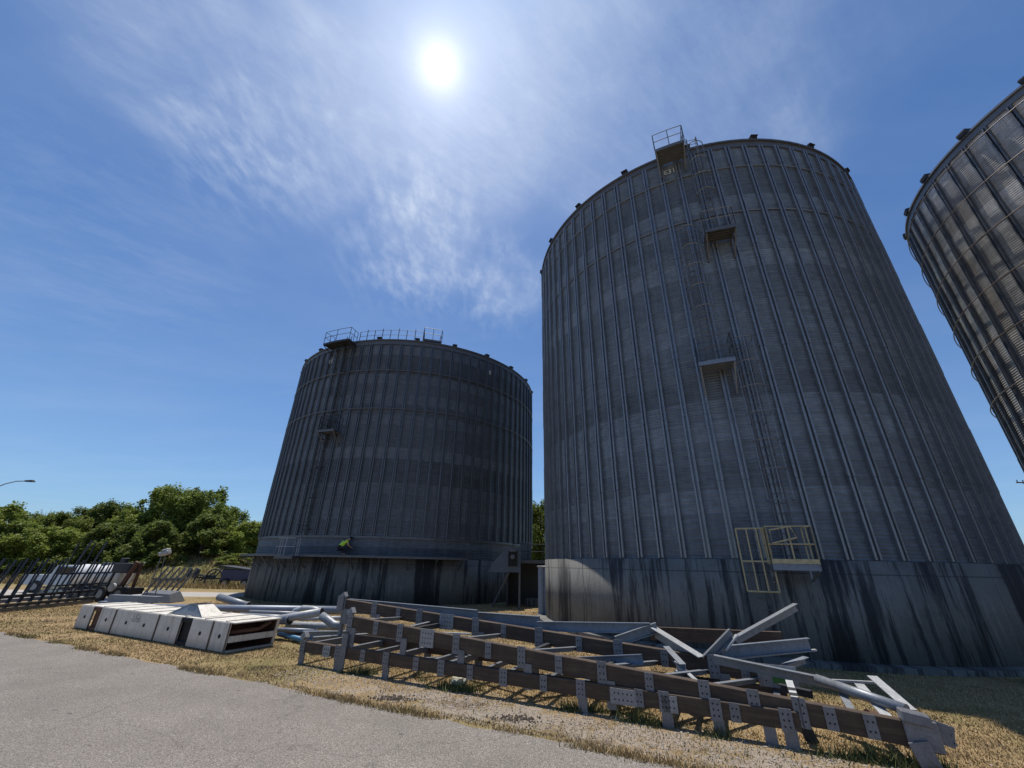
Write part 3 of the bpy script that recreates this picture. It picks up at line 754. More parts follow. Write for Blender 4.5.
for x in (797, 803): plate(CB, lerp_at(Bb0, Bb1, x), .1, .36, DB, -1, (1, 3))
for i, x in enumerate((345, 376, 421, 477, 540, 619, 714)):
    c = lerp_at(C0, C1, x); plate(CC, c, .19, .38, DB)
    s = c + DL * .16; stub(CC, s - NL * .05, c.z - .1, c.z - .48, .18)
    if i % 2 == 0: q = Vector((c.x, c.y, E0.z + (E1.z - E0.z) * i / 6)); m = MB(); m.bar(LOC(c) - Vector((0, 0, .15)), LOC(q), .09, .09, DL); m.build('cross_member', 'galv_dark', FR)
plate(CC, lerp_at(C0, C1, 448), .42, .34, DB, -1, (4, 3), 'plate_pale'); pg = plate(CC, lerp_at(C0, C1, 777), .62, .36, DB, -1, (4, 2), 'plate_pale')
m = MB(); q = lerp_at(C0, C1, 778); rt = Matrix((DL, NL, Vector((0, 0, 1)))).transposed(); m.box(LOC(q) - NL * (DB / 2 + .024), (.2, .006, .2), rt); m.build('green_paint_mark', 'green_paint', pg)
# upright posts on the left end
for (x, y0, y1) in ((346, 634, 672), ):
    a = pl_(x, y0, -.12); b_ = Vector((a.x, a.y, -.03)); m = MB(); m.bar(LOC(a), LOC(b_), .03, .17, DL); m.build('end_post', 'plate', FR)
a = C0 + Vector((0, 0, .22)); m = MB(); m.bar(LOC(a) - NL * .1, LOC(a) - NL * .1 - Vector((0, 0, .36)), .03, .24, DL); m.build('end_post', 'plate', FR)
for p_, k in ((Bb0, CB), (A0, CA), (C0, CC)):
    m = MB(); q = LOC(p_) + Vector((0, 0, HB / 2 + .07)); rt = Matrix((DL, NL, Vector((0, 0, 1)))).transposed() @ Matrix.Rotation(rad(-35), 3, 'Y')
    m.box(q, (.16, .12, .14), rt); m.box(q + NL * -.065, (.06, .012, .05), rt); m.build('end_lug', 'plate_pale', k)
for x0, x1 in ((360, 402), (402, 430), (458, 500), (523, 575), (603, 655), (655, 705), (705, 754)):
    p = lerp_at(Bb0, Bb1, x0) + Vector((0, 0, .10)); q = lerp_at(C0, C1, x1) + Vector((0, 0, -.06)); m = MB(); m.angle(LOC(p) + NL * .08, LOC(q) - NL * .08, .09, .012); m.build('lattice_bar', 'galv', FR)
for x0, x1 in ((388, 443), (505, 582), (582, 665), (665, 730)):
    p = lerp_at(A0, A1, x0); q = lerp_at(A0, A1, x1) + NL * 1.42; m = MB(); m.angle(LOC(p) + NL * .08, LOC(q), .09, .012); m.build('lattice_bar', 'galv_dark', FR)
for x in (365, 425, 480, 545, 625, 690):
    c = lerp_at(A0, A1, x); m = MB(); m.bar(LOC(c) + NL * .08, LOC(c) + NL * 1.42, .08, .09); m.build('cross_member', 'galv_dark', FR)
for x in (365, 418, 472, 545, 640, 735): plate(CA, lerp_at(A0, A1, x), .14, .24, DB, -1, (2, 2))
for x in (378, 490, 560, 650, 830, 870): plate(CB, lerp_at(Bb0, Bb1, x), .14, .27, DB, -1, (2, 2))
for x in (400, 505, 580, 665, 745): plate(CC, lerp_at(C0, C1, x), .14, .29, DB, -1, (2, 2))
# the pointed right end
en = lerp_at(Bb0, Bb1, 921)
m = MB(); m.box(LOC(en) - NL * .1 + Vector((0, 0, .02)), (.36, .03, .34), rt0 := Matrix((DL, NL, Vector((0, 0, 1)))).transposed())
m.box(LOC(en) - NL * .06 + Vector((0, 0, .2)) - DL * .03, (.30, .2, .13), rt0 @ Matrix.Rotation(rad(8), 3, 'Y')); m.build('end_bracket', 'plate', FR, bevel=.015)
e2 = pl_(943, 734, .12); m = MB(); m.box(LOC(e2), (.22, .03, .24), rt0 @ Matrix.Rotation(rad(14), 3, 'Y'))
for i in range(3): m.tube(LOC(e2) + rt0 @ Vector((.09, 0, .09 - .09 * i)) , LOC(e2) + rt0 @ Vector((.09, -.035, .09 - .09 * i)), .016, 8)
m.build('end_plate', 'plate', FR)
fa = pl_(918, 742, -.12); fb = pl_(940, 782, -.12); m = MB(); m.bar(LOC(fa), LOC(fb), .03, .22, DL); 
m.build('end_foot', 'plate', FR)
a = pl_(797, 712, .3); b_ = Vector((a.x + .12, a.y - .05, 0)); m = MB(); m.bar(LOC(a), LOC(b_), .03, .16, DL); m.build('end_foot', 'dark_steel', FR)

# loose steel lengths piled on and behind the frame (each lies free)
LOOSE = [
 ('steel_channel', (350, 603, 1.95), (478, 615, 1.95), 'c', .24, 'blue_grey', 'longest blue grey channel laid behind the rear brown beam, at its left end', 'channel'),
 ('steel_channel', (474, 617, 2.3), (540, 622, 2.3), 'c', .26, 'blue_grey', 'shorter blue grey channel behind the brown frame, in front of the dark shelter', 'channel'),
 ('steel_channel', (538, 626, 1.9), (651, 628, 1.9), 'c', .20, 'blue_grey', 'level blue grey channel behind the rear beam, before the tall silo base', 'channel'),
 ('steel_channel', (616, 641, 1.62), (657, 627, 1.95), 'c', .19, 'galv', 'short tilted grey channel rising to the peak of a bent pair on the frame', 'channel'),
 ('steel_angle', (657, 627, 1.95), (705, 656, 1.45), 'a', .22, 'galv_bright', 'pale bright angle bar falling right from the peak of the bent pair', 'angle bar'),
 ('steel_channel', (704, 660, 1.45), (731, 632, 1.75), 'c', .15, 'galv_dark', 'short dark channel leaning steeply up to the right at the middle of the pile', 'channel'),
 ('steel_angle', (733, 636, 1.75), (793, 603, 2.3), 'a', .15, 'galv', 'long grey angle bar pointing highest up to the right, before the caged ladder', 'angle bar'),
 ('steel_flat', (725, 650, 1.6), (737, 635, 1.7), 'f', .11, 'galv_bright', 'short bright flat bar under the upper end of the highest pointing angle', 'flat bar'),
 ('brown_beam', (650, 633, 3.0), (783, 639, 3.0), 'b', .26, 'brown_beam', 'single loose brown beam lying parallel behind the pile of angles', 'beam'),
 ('steel_channel', (722, 652, 1.95), (809, 644, 2.5), 'c', .22, 'blue_grey', 'broad blue grey channel sticking out to the right behind the pile', 'channel'),
 ('steel_flat', (738, 658, 2.0), (816, 650, 2.6), 'f', .07, 'galv_bright', 'thin pale flat bar just under the broad blue grey channel', 'flat bar'),
 ('steel_angle', (780, 664, 2.3), (803, 656, 2.7), 'a', .13, 'blue_grey', 'stubby blue grey angle end showing below the thin pale flat bar', 'angle bar'),
 ('steel_angle', (714, 654, 1.42), (826, 677, 1.42), 'a', .16, 'galv', 'grey angle bar lying along the top right end of the rear brown beam', 'angle bar'),
 ('steel_tube', (817, 679, 1.05), (907, 710, .16), 't', .07, 'galv', 'thick round grey tube running down to the pointed right end of the frame', 'tube'),
 ('steel_angle', (877, 676, 1.15), (917, 710, .35), 'a', .14, 'galv_bright', 'bright angle bar with a pointed tip nearest the shadow of the tall silo', 'angle bar'),
 ('steel_angle', (864, 684, 1.0), (893, 717, .16), 'a', .13, 'galv_bright', 'bright short angle between the round tube and the pointed tip bar', 'angle bar'),
 ('steel_flat', (827, 680, 1.4), (882, 683, 1.25), 'f', .06, 'galv_bright', 'thin level pale bar just left of the rusty roller', 'flat bar'),
 ('steel_flat', (789, 681, .7), (798, 708, .14), 'f', .10, 'galv_bright', 'short upright white bar with black bands at the end of the rear beam', 'flat bar'),
 ('steel_angle', (669, 646, 1.35), (686, 664, .9), 'a', .13, 'galv', 'small grey angle hanging down between the two upper beams near the bent pair', 'angle bar'),
 ('steel_channel', (677, 666, 1.3), (699, 686, .55), 'c', .17, 'galv_bright', 'white channel slanting down right between middle and rear beams', 'channel'),
 ('steel_angle', (845, 692, .9), (858, 714, .2), 'a', .10, 'galv', 'thin grey angle hanging under the round tube near the right end', 'angle bar'),
 ('steel_flat', (470, 641, .9), (530, 650, .4), 'f', .10, 'galv_bright', 'pale flat bar lying inside the frame below its rear beam', 'flat bar'),
 ('steel_channel', (563, 662, 1.2), (643, 659, .6), 'c', .16, 'blue_grey', 'blue grey channel lying inside the frame between middle and rear beams', 'channel'),
 ('steel_flat', (400, 631, 1.2), (470, 634, 1.0), 'f', .09, 'galv_bright', 'narrow pale bar lying low inside the left half of the frame', 'flat bar'),
 ('steel_angle', (780, 683, 1.0), (812, 690, .8), 'a', .12, 'dark_steel', 'dark angle under the green marked plate of the rear beam', 'angle bar'),
]
for nm, p0, p1, kind, sz, mt, lab, cat in LOOSE:
    a, b_ = pl_(*p0), pl_(*p1); m = MB(); c = (a + b_) / 2
    a -= c; b_ -= c
    if kind == 'c': m.channel(a, b_, sz * .45, sz, .016, flip=1)
    elif kind == 'a': m.angle(a, b_, sz, .014, flip=1)
    elif kind == 'f': m.bar(a, b_, sz, .03)
    elif kind == 'b': m.bar(a, b_, .13, sz)
    else: m.tube(a, b_, sz, 16)
    o = m.build(nm, mt, None, kind == 't' and False, c); tag(o, lab, cat, 'loose steel lengths piled on the frame')
    if 'black bands' in lab:
        q = MB()
        for t in (.3, .5): s = a.lerp(b_, t); e = a.lerp(b_, t + .1); q.bar(s, e, sz + .012, .04)
        q.build('black_band', 'rubber', o)
    if kind == 't':
        for p in o.data.polygons: p.use_smooth = len(p.vertices) == 4
rp = pl_(867, 681, 1.75); m = MB(); m.tube((-.12, 0, 0), (.12, 0, 0), .09, 14); m.tube((-.14, 0, 0), (-.12, 0, 0), .115, 14); m.tube((.12, 0, 0), (.14, 0, 0), .115, 14); m.tube((-.24, 0, 0), (.24, 0, 0), .025, 8)
tag(m.build('rusty_roller', 'rust', None, False, (rp.x, rp.y, .12)), 'small rusty roller lying on the grass behind the pointed end of the frame', 'roller')

# ------------------------------------------------------------------ white conveyor casing
q0 = gz(73, 628); q1 = gz(223, 654); q2 = gz(276, 647.5)
DX = (q1 - q0).normalized(); NX = Vector((-DX.y, DX.x, 0)); LN = (q1 - q0).length
BX = tag(empty('conveyor_casing', q0), 'long chalky white conveyor casing with bolt holes and an open rusty end', 'casing')
def bx(x, n, z): return DX * x + NX * n + Vector((0, 0, z))
hl, hr = .71, .71; WD = 1.4
def slab(mb, x0, x1, n0, n1, z0, z1, sk=0.0): 
    vs = [bx(x + sk * z, n, z) for x in (x0, x1) for n in (n0, n1) for z in (z0, z1)]
    mb.add(vs, [(0, 1, 3, 2), (4, 6, 7, 5), (0, 4, 5, 1), (2, 3, 7, 6), (0, 2, 6, 4), (1, 5, 7, 3)])
SK = .02
def colx(x):                                # photo column -> distance along the front face at its foot
    lo, hi = 0, 12
    for _ in range(40):
        t = (lo + hi) / 2; q = q0 + DX * t - CAMP
        if 512 + FPX * q.dot(RT) / q.dot(FW) < x: lo = t
        else: hi = t
    return lo
cuts = [73, 91, 108, 151, 177, 186, 209] 
X = [colx(c) for c in (73, 86.5, 93.5, 108.5, 151.5, 174.5, 184.5, 206, 223)]
panels = [(X[0], X[1], 0, hl), (X[2], X[3], 0, hl), (X[3] + .03, X[4], 0, hl), (X[4] + .03, X[5], 0, hl), (X[6], X[7], 0, hr), (X[7] + .03, X[8], 0, hr)]
for i, (a, b_, z0, z1) in enumerate(panels):
    m = MB(); slab(m, a, b_, 0, .02, z0 + .03, z1, SK); pn = m.build('side_panel', 'chalky_white_paint', BX)
    m = MB(); slab(m, b_ - .022, b_ + .008, -.03, -.003, z0 + .02, z1 + .01, SK); m.build('flange', 'rusty_galv', pn)
    for q in ((.3, .72) if i == 2 else (.5,)):
        m = MB(); c = bx(a + (b_ - a) * q + SK * .55, -.002, .38); m.tube(c, c - NX * .012, .05, 14); m.build('hole', 'black_hole', pn)
    if i == 2:
        m = MB(); rt = Matrix((DX, NX, Vector((0, 0, 1)))).transposed()
        cx = a + (b_ - a) * .5
        for u, wd_, z, hh in ((.0, .62, .50, .014), (-.16, .02, .59, .12), (-.02, .02, .58, .11), (.05, .10, .64, .02), (.20, .02, .58, .12), (.12, .16, .54, .02), (-.12, .26, .45, .02), (.16, .2, .45, .02)):
            m.box(bx(cx + u + SK * z, -.006, z), (wd_, .006, hh), rt)
        m.build('faded_emblem', 'stone', pn)
for a, b_ in ((X[1], X[2]), (X[5], X[6])):
    m = MB(); slab(m, a, b_, .06, .08, .05, hl - .06, SK); slab(m, a, b_, 0, .02, hl - .11, hl, SK); slab(m, a, b_, 0, .02, .03, .12, SK); m.build('open_gap', 'black_hole' if a > 3 else 'rust', BX)
m = MB(); slab(m, 0, X[8] * .5, .022, WD, hl + .003, hl + .025); slab(m, X[8] * .5 + .02, X[8] + .15, .022, WD + .05, hr - .01, hr + .02); tp = m.build('top_cover', 'chalky_white_paint', BX)
for i in range(9):
    m = MB(); xx = .5 + i * (X[8] - .8) / 8; slab(m, xx, xx + .05, .03, WD, hr + .022, hr + .045); m.build('cover_flange', 'chalky_white_paint', tp)
m = MB(); slab(m, 0, X[8], WD - .02, WD, .03, hl, SK); slab(m, 0, X[8], .03, WD, .0, .03); m.build('back_panel', 'rust', BX)
m = MB(); slab(m, X[8] - .9, X[8] - .87, .03, WD - .03, .04, hr - .02); m.build('inner_bulkhead', 'rust', BX)
m = MB(); slab(m, X[8] + .0, X[8] + .06, .03, WD, .25, .40); slab(m, X[8], X[8] + .08, .03, WD, .02, .07); m.build('end_rail', 'chalky_white_paint', BX)
m = MB(); m.pipe([bx(X[8] - .1, .1, .47), bx(X[8] + .02, .85, .5), bx(X[8] + .08, 1.15, .66)], .05, 10); m.build('end_lever', 'rust', BX, True)
m = MB(); slab(m, X[8], X[8] + .03, WD - .05, WD + .03, .0, hr, .1); m.build('end_frame', 'chalky_white_paint', BX)
# transition piece on top
hp = gz(196, 614.6, hr + .03)
HP = empty('hopper_transition', hp, math.atan2(DX.y, DX.x)); tag(HP, 'grey four sided hopper piece standing on the white conveyor casing', 'hopper')
m = MB(); vs = [(-.95, -.3, 0), (.85, -.3, 0), (.85, .35, 0), (-.95, .35, 0), (-.12, -.2, .30), (.28, -.2, .30), (.28, .25, .30), (-.12, .25, .30)]
m.add(vs, [(0, 3, 7, 4), (1, 5, 6, 2), (2, 6, 7, 3)]); m.build('sloping_side', 'chalky_white_paint', HP)
m = MB(); m.add([Vector(v) + Vector((0, .012, 0)) for v in vs], [(0, 1, 5, 4)]); m.build('front_face', 'galv', HP)
m = MB()
for i, j in ((4, 5), (5, 6), (6, 7), (7, 4)): m.bar(Vector(vs[i]), Vector(vs[j]), .03, .02)
m.build('rim', 'galv_dark', HP)
bp_ = gy(202, 601, hp.y + .8); 

# ------------------------------------------------------------------ spouting pipes behind the casing
def loose_pipe(name, pts, r, mat, lab, cat='pipe', group='old spouting pipes behind the casing', openend=False, rs=None):
    c = sum((Vector(p) for p in pts), Vector()) / len(pts); m = MB(); m.pipe([Vector(p) - c for p in pts], r, 16, rs=rs)
    o = m.build(name, mat, None, False, c); tag(o, lab, cat, group)
    for p in o.data.polygons: p.use_smooth = len(p.vertices) == 4
    if openend:
        e = Vector(pts[-1]) - c; d = (Vector(pts[-1]) - Vector(pts[-2])).normalized(); q = MB(); q.tube(e + d * .004, e + d * .012, r * .9, 16); q.build('open_end', 'black_hole', o)
        q = MB(); q.tube(e - d * .06, e + d * .003, r * 1.1, 16); q.build('collar', mat, o)
    return o
YP = 17.8
loose_pipe('round_duct', [gy(112, 607, 21.5), gy(345, 610.5, 18.3)], .15, 'blue_grey', 'longest grey round duct lying level behind the white casing', 'duct')
loose_pipe('round_duct', [gy(219, 597, 21.0), gy(248, 606, 20.4)], .15, 'galv', 'short grey duct with a tilted end resting against the longest duct', 'duct', openend=True)
loose_pipe('spout_pipe', [gy(268, 621, 15.4), gy(322, 612, 15.0)], .12, 'galv_bright', 'pale spout pipe tilted up to a black open mouth', openend=True)
loose_pipe('spout_pipe', [gy(240, 617, 16.2), gy(290, 620, 15.2)], .135, 'galv', 'grey spout pipe with a wide black mouth beside the casing end', openend=True)
loose_pipe('spout_pipe', [gy(288, 625, 15.6), gy(322, 626, 15.2), gy(344, 627, 15.0)], .11, 'galv_bright', 'low white spout pipe with clamp bands lying under the tilted one')
loose_pipe('elbow_pipe', [gy(289, 618, 16.8), gy(295, 611, 16.8), gy(303, 608, 16.8), gy(312, 608.5, 16.6), gy(322, 612, 16.4)], .09, 'galv_bright', 'curved white elbow pipe arching over the tangle', 'elbow')
loose_pipe('elbow_pipe', [gy(322, 616, 14.6), gy(328, 620, 14.5), gy(334, 625, 14.4), gy(343, 626, 14.4)], .12, 'galv', 'bent grey elbow pipe with two bands next to the frame end', 'elbow')
loose_pipe('thin_pipe', [gy(250, 612, 17.2), gy(300, 614, 16.6)], .07, 'galv', 'slim grey pipe lying just in front of the longest duct')
loose_pipe('thin_pipe', [gy(262, 629, 15.2), gy(318, 631, 14.8)], .06, 'blue_grey', 'slim blue grey pipe lying under the low white spout pipe')
loose_pipe('thin_pipe', [gy(300, 619, 16.0), gy(342, 618, 15.6)], .06, 'galv_bright', 'slim pale pipe ending behind the left end of the frame')
loose_pipe('thin_pipe', [gz(279, 634, .12), gz(304, 640, .12)], .07, 'sky_blue_paint', 'thin bright blue pipe on the grass nearest the casing end')
loose_pipe('thin_pipe', [gz(284, 630, .16), gz(304, 633, .14)], .10, 'navy', 'dark blue pipe just behind the thin bright blue pipe')
for (x0, y0, x1, y1, lab, mt) in ((303, 635, 420, 634, 'upper blue grey channel lying under the left end of the frame', 'blue_grey'), (312, 641, 385, 636, 'lower pale channel lying under the left end of the frame', 'galv')):
    a, b_ = gz(x0, y0, .3), gz(x1, y1, .3); c = (a + b_) / 2; m = MB(); m.channel(a - c, b_ - c, .15, .22, .014)
    tag(m.build('steel_channel', mt, None, False, c), lab, 'channel', 'channels under the left end of the frame')

# ------------------------------------------------------------------ things on the left
L0 = gz(-40, 617); L1 = gz(93, 603)
LD = (L1 - L0).normalized(); LNN = Vector((-LD.y, LD.x, 0)); LL = (L1 - L0).length
LT = tag(empty('lattice_truss', L0), 'dark catwalk truss with leaning lattice bars on stacked rails, at the left edge', 'truss')
lv = lambda t, n, z: LD * t + LNN * n + Vector((0, 0, z))
for i in range(4):
    m = MB(); m.channel(lv(0, .06 * i, .10 + .17 * i), lv(LL, .06 * i, .10 + .17 * i), .1, .14, .014, flip=1 if i % 2 else -1); m.build('rail', 'galv_dark' if i != 2 else 'blue_grey', LT)
nb = 13
for i in range(nb):
    t = LL * (.02 + .96 * i / (nb - 1)); hgt = 2.1 + .25 * random.random() + (1.0 if i in (7, 9) else 0)
    m = MB(); m.angle(lv(t, .1, .1), lv(t + .55 + (.5 if i in (7, 9) else 0), .1, hgt), .10, .02); m.build('diagonal_bar', 'dark_steel', LT)
    m = MB(); m.bar(lv(t + .12, .2, .1), lv(t + .52, .2, hgt - .1), .05, .05); m.build('diagonal_bar', 'dark_steel', LT)
for z in (.95, 1.5):
    m = MB(); m.bar(lv(LL * .62, .25, z), lv(LL * 1.12, .25, z), .05, .07); m.build('handrail', 'dark_steel', LT)
R0 = gz(139, 599)
RK = tag(empty('leaning_rack', R0), 'rack of six grey bars leaning right, beside the white pole', 'rack')
for i in range(6):
    m = MB(); a = Vector((i * .34, .05 * i, .08)); m.angle(a, a + Vector((.85, .35, 1.75)), .10, .02); m.build('slanted_bar', 'galv', RK)
m = MB(); m.channel((-.3, -.05, .08), (2.4, .25, .08), .12, .16); m.build('base_rail', 'galv_dark', RK)
wp = gz(116, 600); tpp = gy(144, 563, wp.y + .3); m = MB(); m.tube((0, 0, 0), tpp - wp, .05, 8); m.tube(tpp - wp, (tpp - wp) * 1.02, .065, 8)
tag(m.build('white_pole', 'chalky_white_paint', None, False, wp), 'thin white pole leaning up to the right before the rusty machine', 'pole')
fl = gy(150, 596, 24.5); ft = gy(150, 551, 24.5)
FLS = tag(empty('floodlight_stand', (fl.x, fl.y, 0)), 'small white hooded floodlight on a thin forked stand', 'lamp')
m = MB(); m.tube((-.25, 0, 0), (-.12, 0, ft.z - .25), .025, 6); m.tube((.3, 0, 0), (.08, 0, ft.z - .25), .025, 6); m.build('stand', 'galv_dark', FLS)
m = MB(); rt = Matrix.Rotation(rad(-15), 3, 'Y'); m.box((0, 0, ft.z - .1), (.52, .34, .20), rt); m.box((.03, 0, ft.z + .06), (.34, .3, .13), rt); m.build('hood', 'galv_bright', FLS, bevel=.04)
for i, (x0, y0, x1, y1, mt, lab) in enumerate(((104, 601, 152, 603, 'purple_blue', 'lower violet blue channel behind the white casing'), (108, 598, 157, 600, 'galv', 'pale grey channel on top of the violet blue one'), (97, 604.5, 118, 606, 'blue_grey', 'short blue grey channel by the far end of the white casing'))):
    a, b_ = gz(x0, y0, .75 if i == 1 else .5), gz(x1, y1, .75 if i == 1 else .5); c = (a + b_) / 2; m = MB(); m.channel(a - c, b_ - c, .3, .24, .02, flip=-1)
    tag(m.build('stacked_channel', mt, None, False, c), lab, 'channel', 'channels stacked behind the casing')
wq = gz(162, 602); m = MB(); m.add([(-.9, -.6, .02), (.9, -.6, .02), (.9, .6, .02), (-.9, .6, .02), (-.9, -.4, .5), (.6, -.4, .42), (.5, .5, .55), (-.8, .5, .6)], [(0, 1, 5, 4), (1, 2, 6, 5), (2, 3, 7, 6), (3, 0, 4, 7), (4, 5, 6, 7), (0, 3, 2, 1)])
tag(m.build('steel_skid', 'grey_steel', None, False, wq), 'dark wedge shaped steel skid behind the white casing', 'skid')
# stacked low timber / rails behind lattice
def wheel(par, c, r, wdt, axis, name='wheel'):
    m = MB(); ax = Vector(axis).normalized(); c = Vector(c)
    m.tube(c - ax * wdt / 2, c + ax * wdt / 2, r, 20); wl = m.build(name, 'rubber', par, bevel=.03)
    m = MB(); m.tube(c - ax * (wdt / 2 + .01), c + ax * (wdt / 2 + .01), r * .55, 14); m.build('rim', 'galv', wl)
    return wl
tk = gy(97, 590, 27.5)
TK = tag(empty('tank_trailer', (tk.x, tk.y, 0), rad(6)), 'white cylindrical tank trailer behind the lattice bars', 'trailer')
m = MB(); n = 24; L_ = 2.9
prf = [(-L_ / 2, .0), (-L_ / 2, .35), (-L_ / 2 + .1, .52), (-L_ / 2 + .25, .6), (L_ / 2 - .25, .6), (L_ / 2 - .1, .52), (L_ / 2, .35), (L_ / 2, .0)]
vs = [(x, r * math.cos(2 * PI * k / n), 1.3 + r * math.sin(2 * PI * k / n)) for x, r in prf for k in range(n)]
m.add(vs, [(i * n + k, i * n + (k + 1) % n, (i + 1) * n + (k + 1) % n, (i + 1) * n + k) for i in range(len(prf) - 1) for k in range(n)]); m.build('tank', 'white_tank', TK, True)
m = MB(); m.box((0, 0, .58), (3.6, .9, .14)); m.box((2.1, 0, .55), (1.0, .1, .1)); m.build('chassis', 'dark_steel', TK)
for x in (-.7, .6):
    for y in (-.62, .62): wheel(TK, (x, y, .4), .4, .24, (0, 1, 0))
m = MB(); m.tube((0, 0, 1.88), (0, 0, 2.02), .25, 14); m.build('hatch', 'galv', TK)
pk = gy(52, 592, 30.0)
PK = tag(empty('pickup_truck', (pk.x - 1.0, pk.y + 2.2, 0), rad(8)), 'pale blue pickup truck parked behind the lattice truss at the left', 'pickup truck')
out = [(-2.6, .5), (2.5, .5), (2.6, .75), (2.5, 1.0), (1.25, 1.08), (.55, 1.72), (-.75, 1.75), (-.95, 1.12), (-2.6, 1.1)]
prism(out, (0, -.9, 0), (1, 0, 0), 1.8, 'body', 'vehicle_blue', PK)
prism([(-.7, 1.15), (1.0, 1.15), (.5, 1.62), (-.6, 1.64)], (0, -.915, 0), (1, 0, 0), .01, 'window', 'glass_dark', PK)
for x in (-1.6, 1.65):
    for y in (-.85, .85): wheel(PK, (x, y, .38), .38, .25, (0, 1, 0))
m = MB(); m.box((2.6, 0, .55), (.12, 1.7, .2)); m.build('bumper', 'galv', PK)
lp = gz(60, 593); m = MB()
for i in range(3): m.box((0, .1 * i, .12 + .2 * i), (3.0 - .3 * i, .25, .16))
tag(m.build('timber_stack', 'paper', None, False, (lp.x, lp.y, 0)), 'low stack of pale planks behind the lattice truss', 'planks')
rm = gy(119, 592, 26.5)
RM = tag(empty('rusty_machine', (rm.x, rm.y, 0), rad(-10)), 'rusty red and black machine with a tall frame, right of the white tank', 'machine')
m = MB(); m.box((-.3, .2, 1.75), (1.2, .8, .55)); m.box((-.55, .1, 2.15), (.35, .3, .3)); m.build('engine_box', 'dark_steel', RM, bevel=.04)
m = MB(); m.bar((.0, -.2, .1), (.75, -.2, 2.1), .16, .2); m.bar((.7, .1, .1), (.75, .1, 2.05), .12, .12); m.build('mast', 'rust', RM)
m = MB(); m.box((0, .1, .55), (2.0, .9, .35)); m.bar((-.9, -.1, .7), (-.7, -.1, 1.55), .1, .1); m.build('frame', 'dark_steel', RM)
wheel(RM, (-.65, -.45, .4), .4, .2, (0, 1, 0)); wheel(RM, (.6, -.45, .4), .4, .2, (0, 1, 0))
m = MB(); m.tube((.1, -.5, .75), (.1, -.62, .75), .22, 14); m.build('pulley', 'galv_bright', RM)
# far side of the far road
ib = gz(207, 587)
IM = tag(empty('farm_implement', (ib.x, ib.y, 0)), 'dark spoked farm implement parked beyond the far road, below the grass bank', 'implement')
for sx in (-.9, 0.35):
    m = MB(); r = .75 if sx > 0 else .5; m.pipe([(sx + r * math.cos(2 * PI * i / 20), 0, r + r * math.sin(2 * PI * i / 20)) for i in range(20)], .07, 6, True)
    for i in range(8): m.bar((sx, 0, r), (sx + r * math.cos(PI * i / 4), 0, r + r * math.sin(PI * i / 4)), .04, .04)
    m.build('spoked_wheel', 'dark_steel', IM)
m = MB(); m.bar((-1.6, .1, .8), (1.2, .1, .7), .12, .12); m.bar((-.9, .1, .5), (.4, .1, 1.3), .1, .1); m.box((-.3, .35, .8), (.9, .5, .35)); m.bar((.3, .1, .7), (.8, .1, 1.5), .08, .08); m.build('frame', 'dark_steel', IM)
tb = gz(234, 588)
TR = tag(empty('dark_trailer', (tb.x, tb.y, 0)), 'navy box trailer partly hidden behind the left silo base', 'trailer')
m = MB(); m.box((.2, .8, 1.05), (3.4, 1.6, .95)); m.build('box', 'navy', TR, bevel=.05)
m = MB(); m.box((.1, .8, 1.6), (3.6, 1.9, .1), Matrix.Rotation(rad(6), 3, 'Y')); m.build('lid', 'dark_steel', TR)
for x in (-.9, .9): wheel(TR, (x, -.1, .38), .38, .22, (0, 1, 0))
m = MB(); m.tube((-.85, -.26, .38), (-.85, -.27, .38), .1, 8); m.build('hub_cap', 'galv_bright', TR)
for i, x in enumerate((183, 191)):
    sp = gz(x, 584.5); m = MB(); m.box((.12, 0, .75), (.5, .12, 1.45), Matrix.Rotation(rad(16), 3, 'Y')); m.box((.0, .1, .1), (.7, .5, .14))
    tag(m.build('tilted_panel', 'dark_steel', None, False, sp, .03), ('left' if i == 0 else 'right') + ' one of two dark tilted panels beyond the far road', 'panel', 'tilted panels beyond the far road')
kb = gz(165, 585); m = MB(); m.box((0, .3, .3), (2.8, .5, .6)); m.box((.9, .3, .62), (.8, .3, .1))
tag(m.build('black_crate', 'dark_steel', None, False, kb, .03), 'low black crate beyond the far road, left of the tilted panels', 'crate')

# street lamp at the left edge (its post stands outside the picture)
hd = gy(26, 481, 46.0); ba = gy(-22, 500, 46.0)
SLP = tag(empty('street_lamp', (ba.x, ba.y, 0)), 'street lamp with curved arm and flat dark head above the left trees', 'street lamp')
top = hd.z
m = MB(); m.pipe([(0, 0, gh(ba.x, ba.y) - .1), (0, 0, top - 1.9)], .11, 10, rs=[.13, .08]); m.build('post', 'galv_dark', SLP, True)
dxh = hd.x - ba.x
m = MB(); m.pipe([(0, 0, top - 1.9), (.35 * dxh * .5, 0, top - 1.0), (.5 * dxh, 0, top - .35), (.75 * dxh, 0, top - .05), (dxh, 0, top)], .05, 8); m.build('arm', 'galv_dark', SLP, True)
m = MB(); m.add([(dxh - .1, -.18, top - .08), (dxh + .95, -.2, top - .10), (dxh + .95, .2, top - .10), (dxh - .1, .18, top - .08), (dxh - .1, -.09, top + .08), (dxh + .8, -.13, top + .13), (dxh + .8, .13, top + .13), (dxh - .1, .09, top + .08)], [(0, 3, 2, 1), (4, 5, 6, 7), (0, 1, 5, 4), (1, 2, 6, 5), (2, 3, 7, 6), (3, 0, 4, 7)])
m.build('lamp_head', 'dark_steel', SLP, bevel=.03)
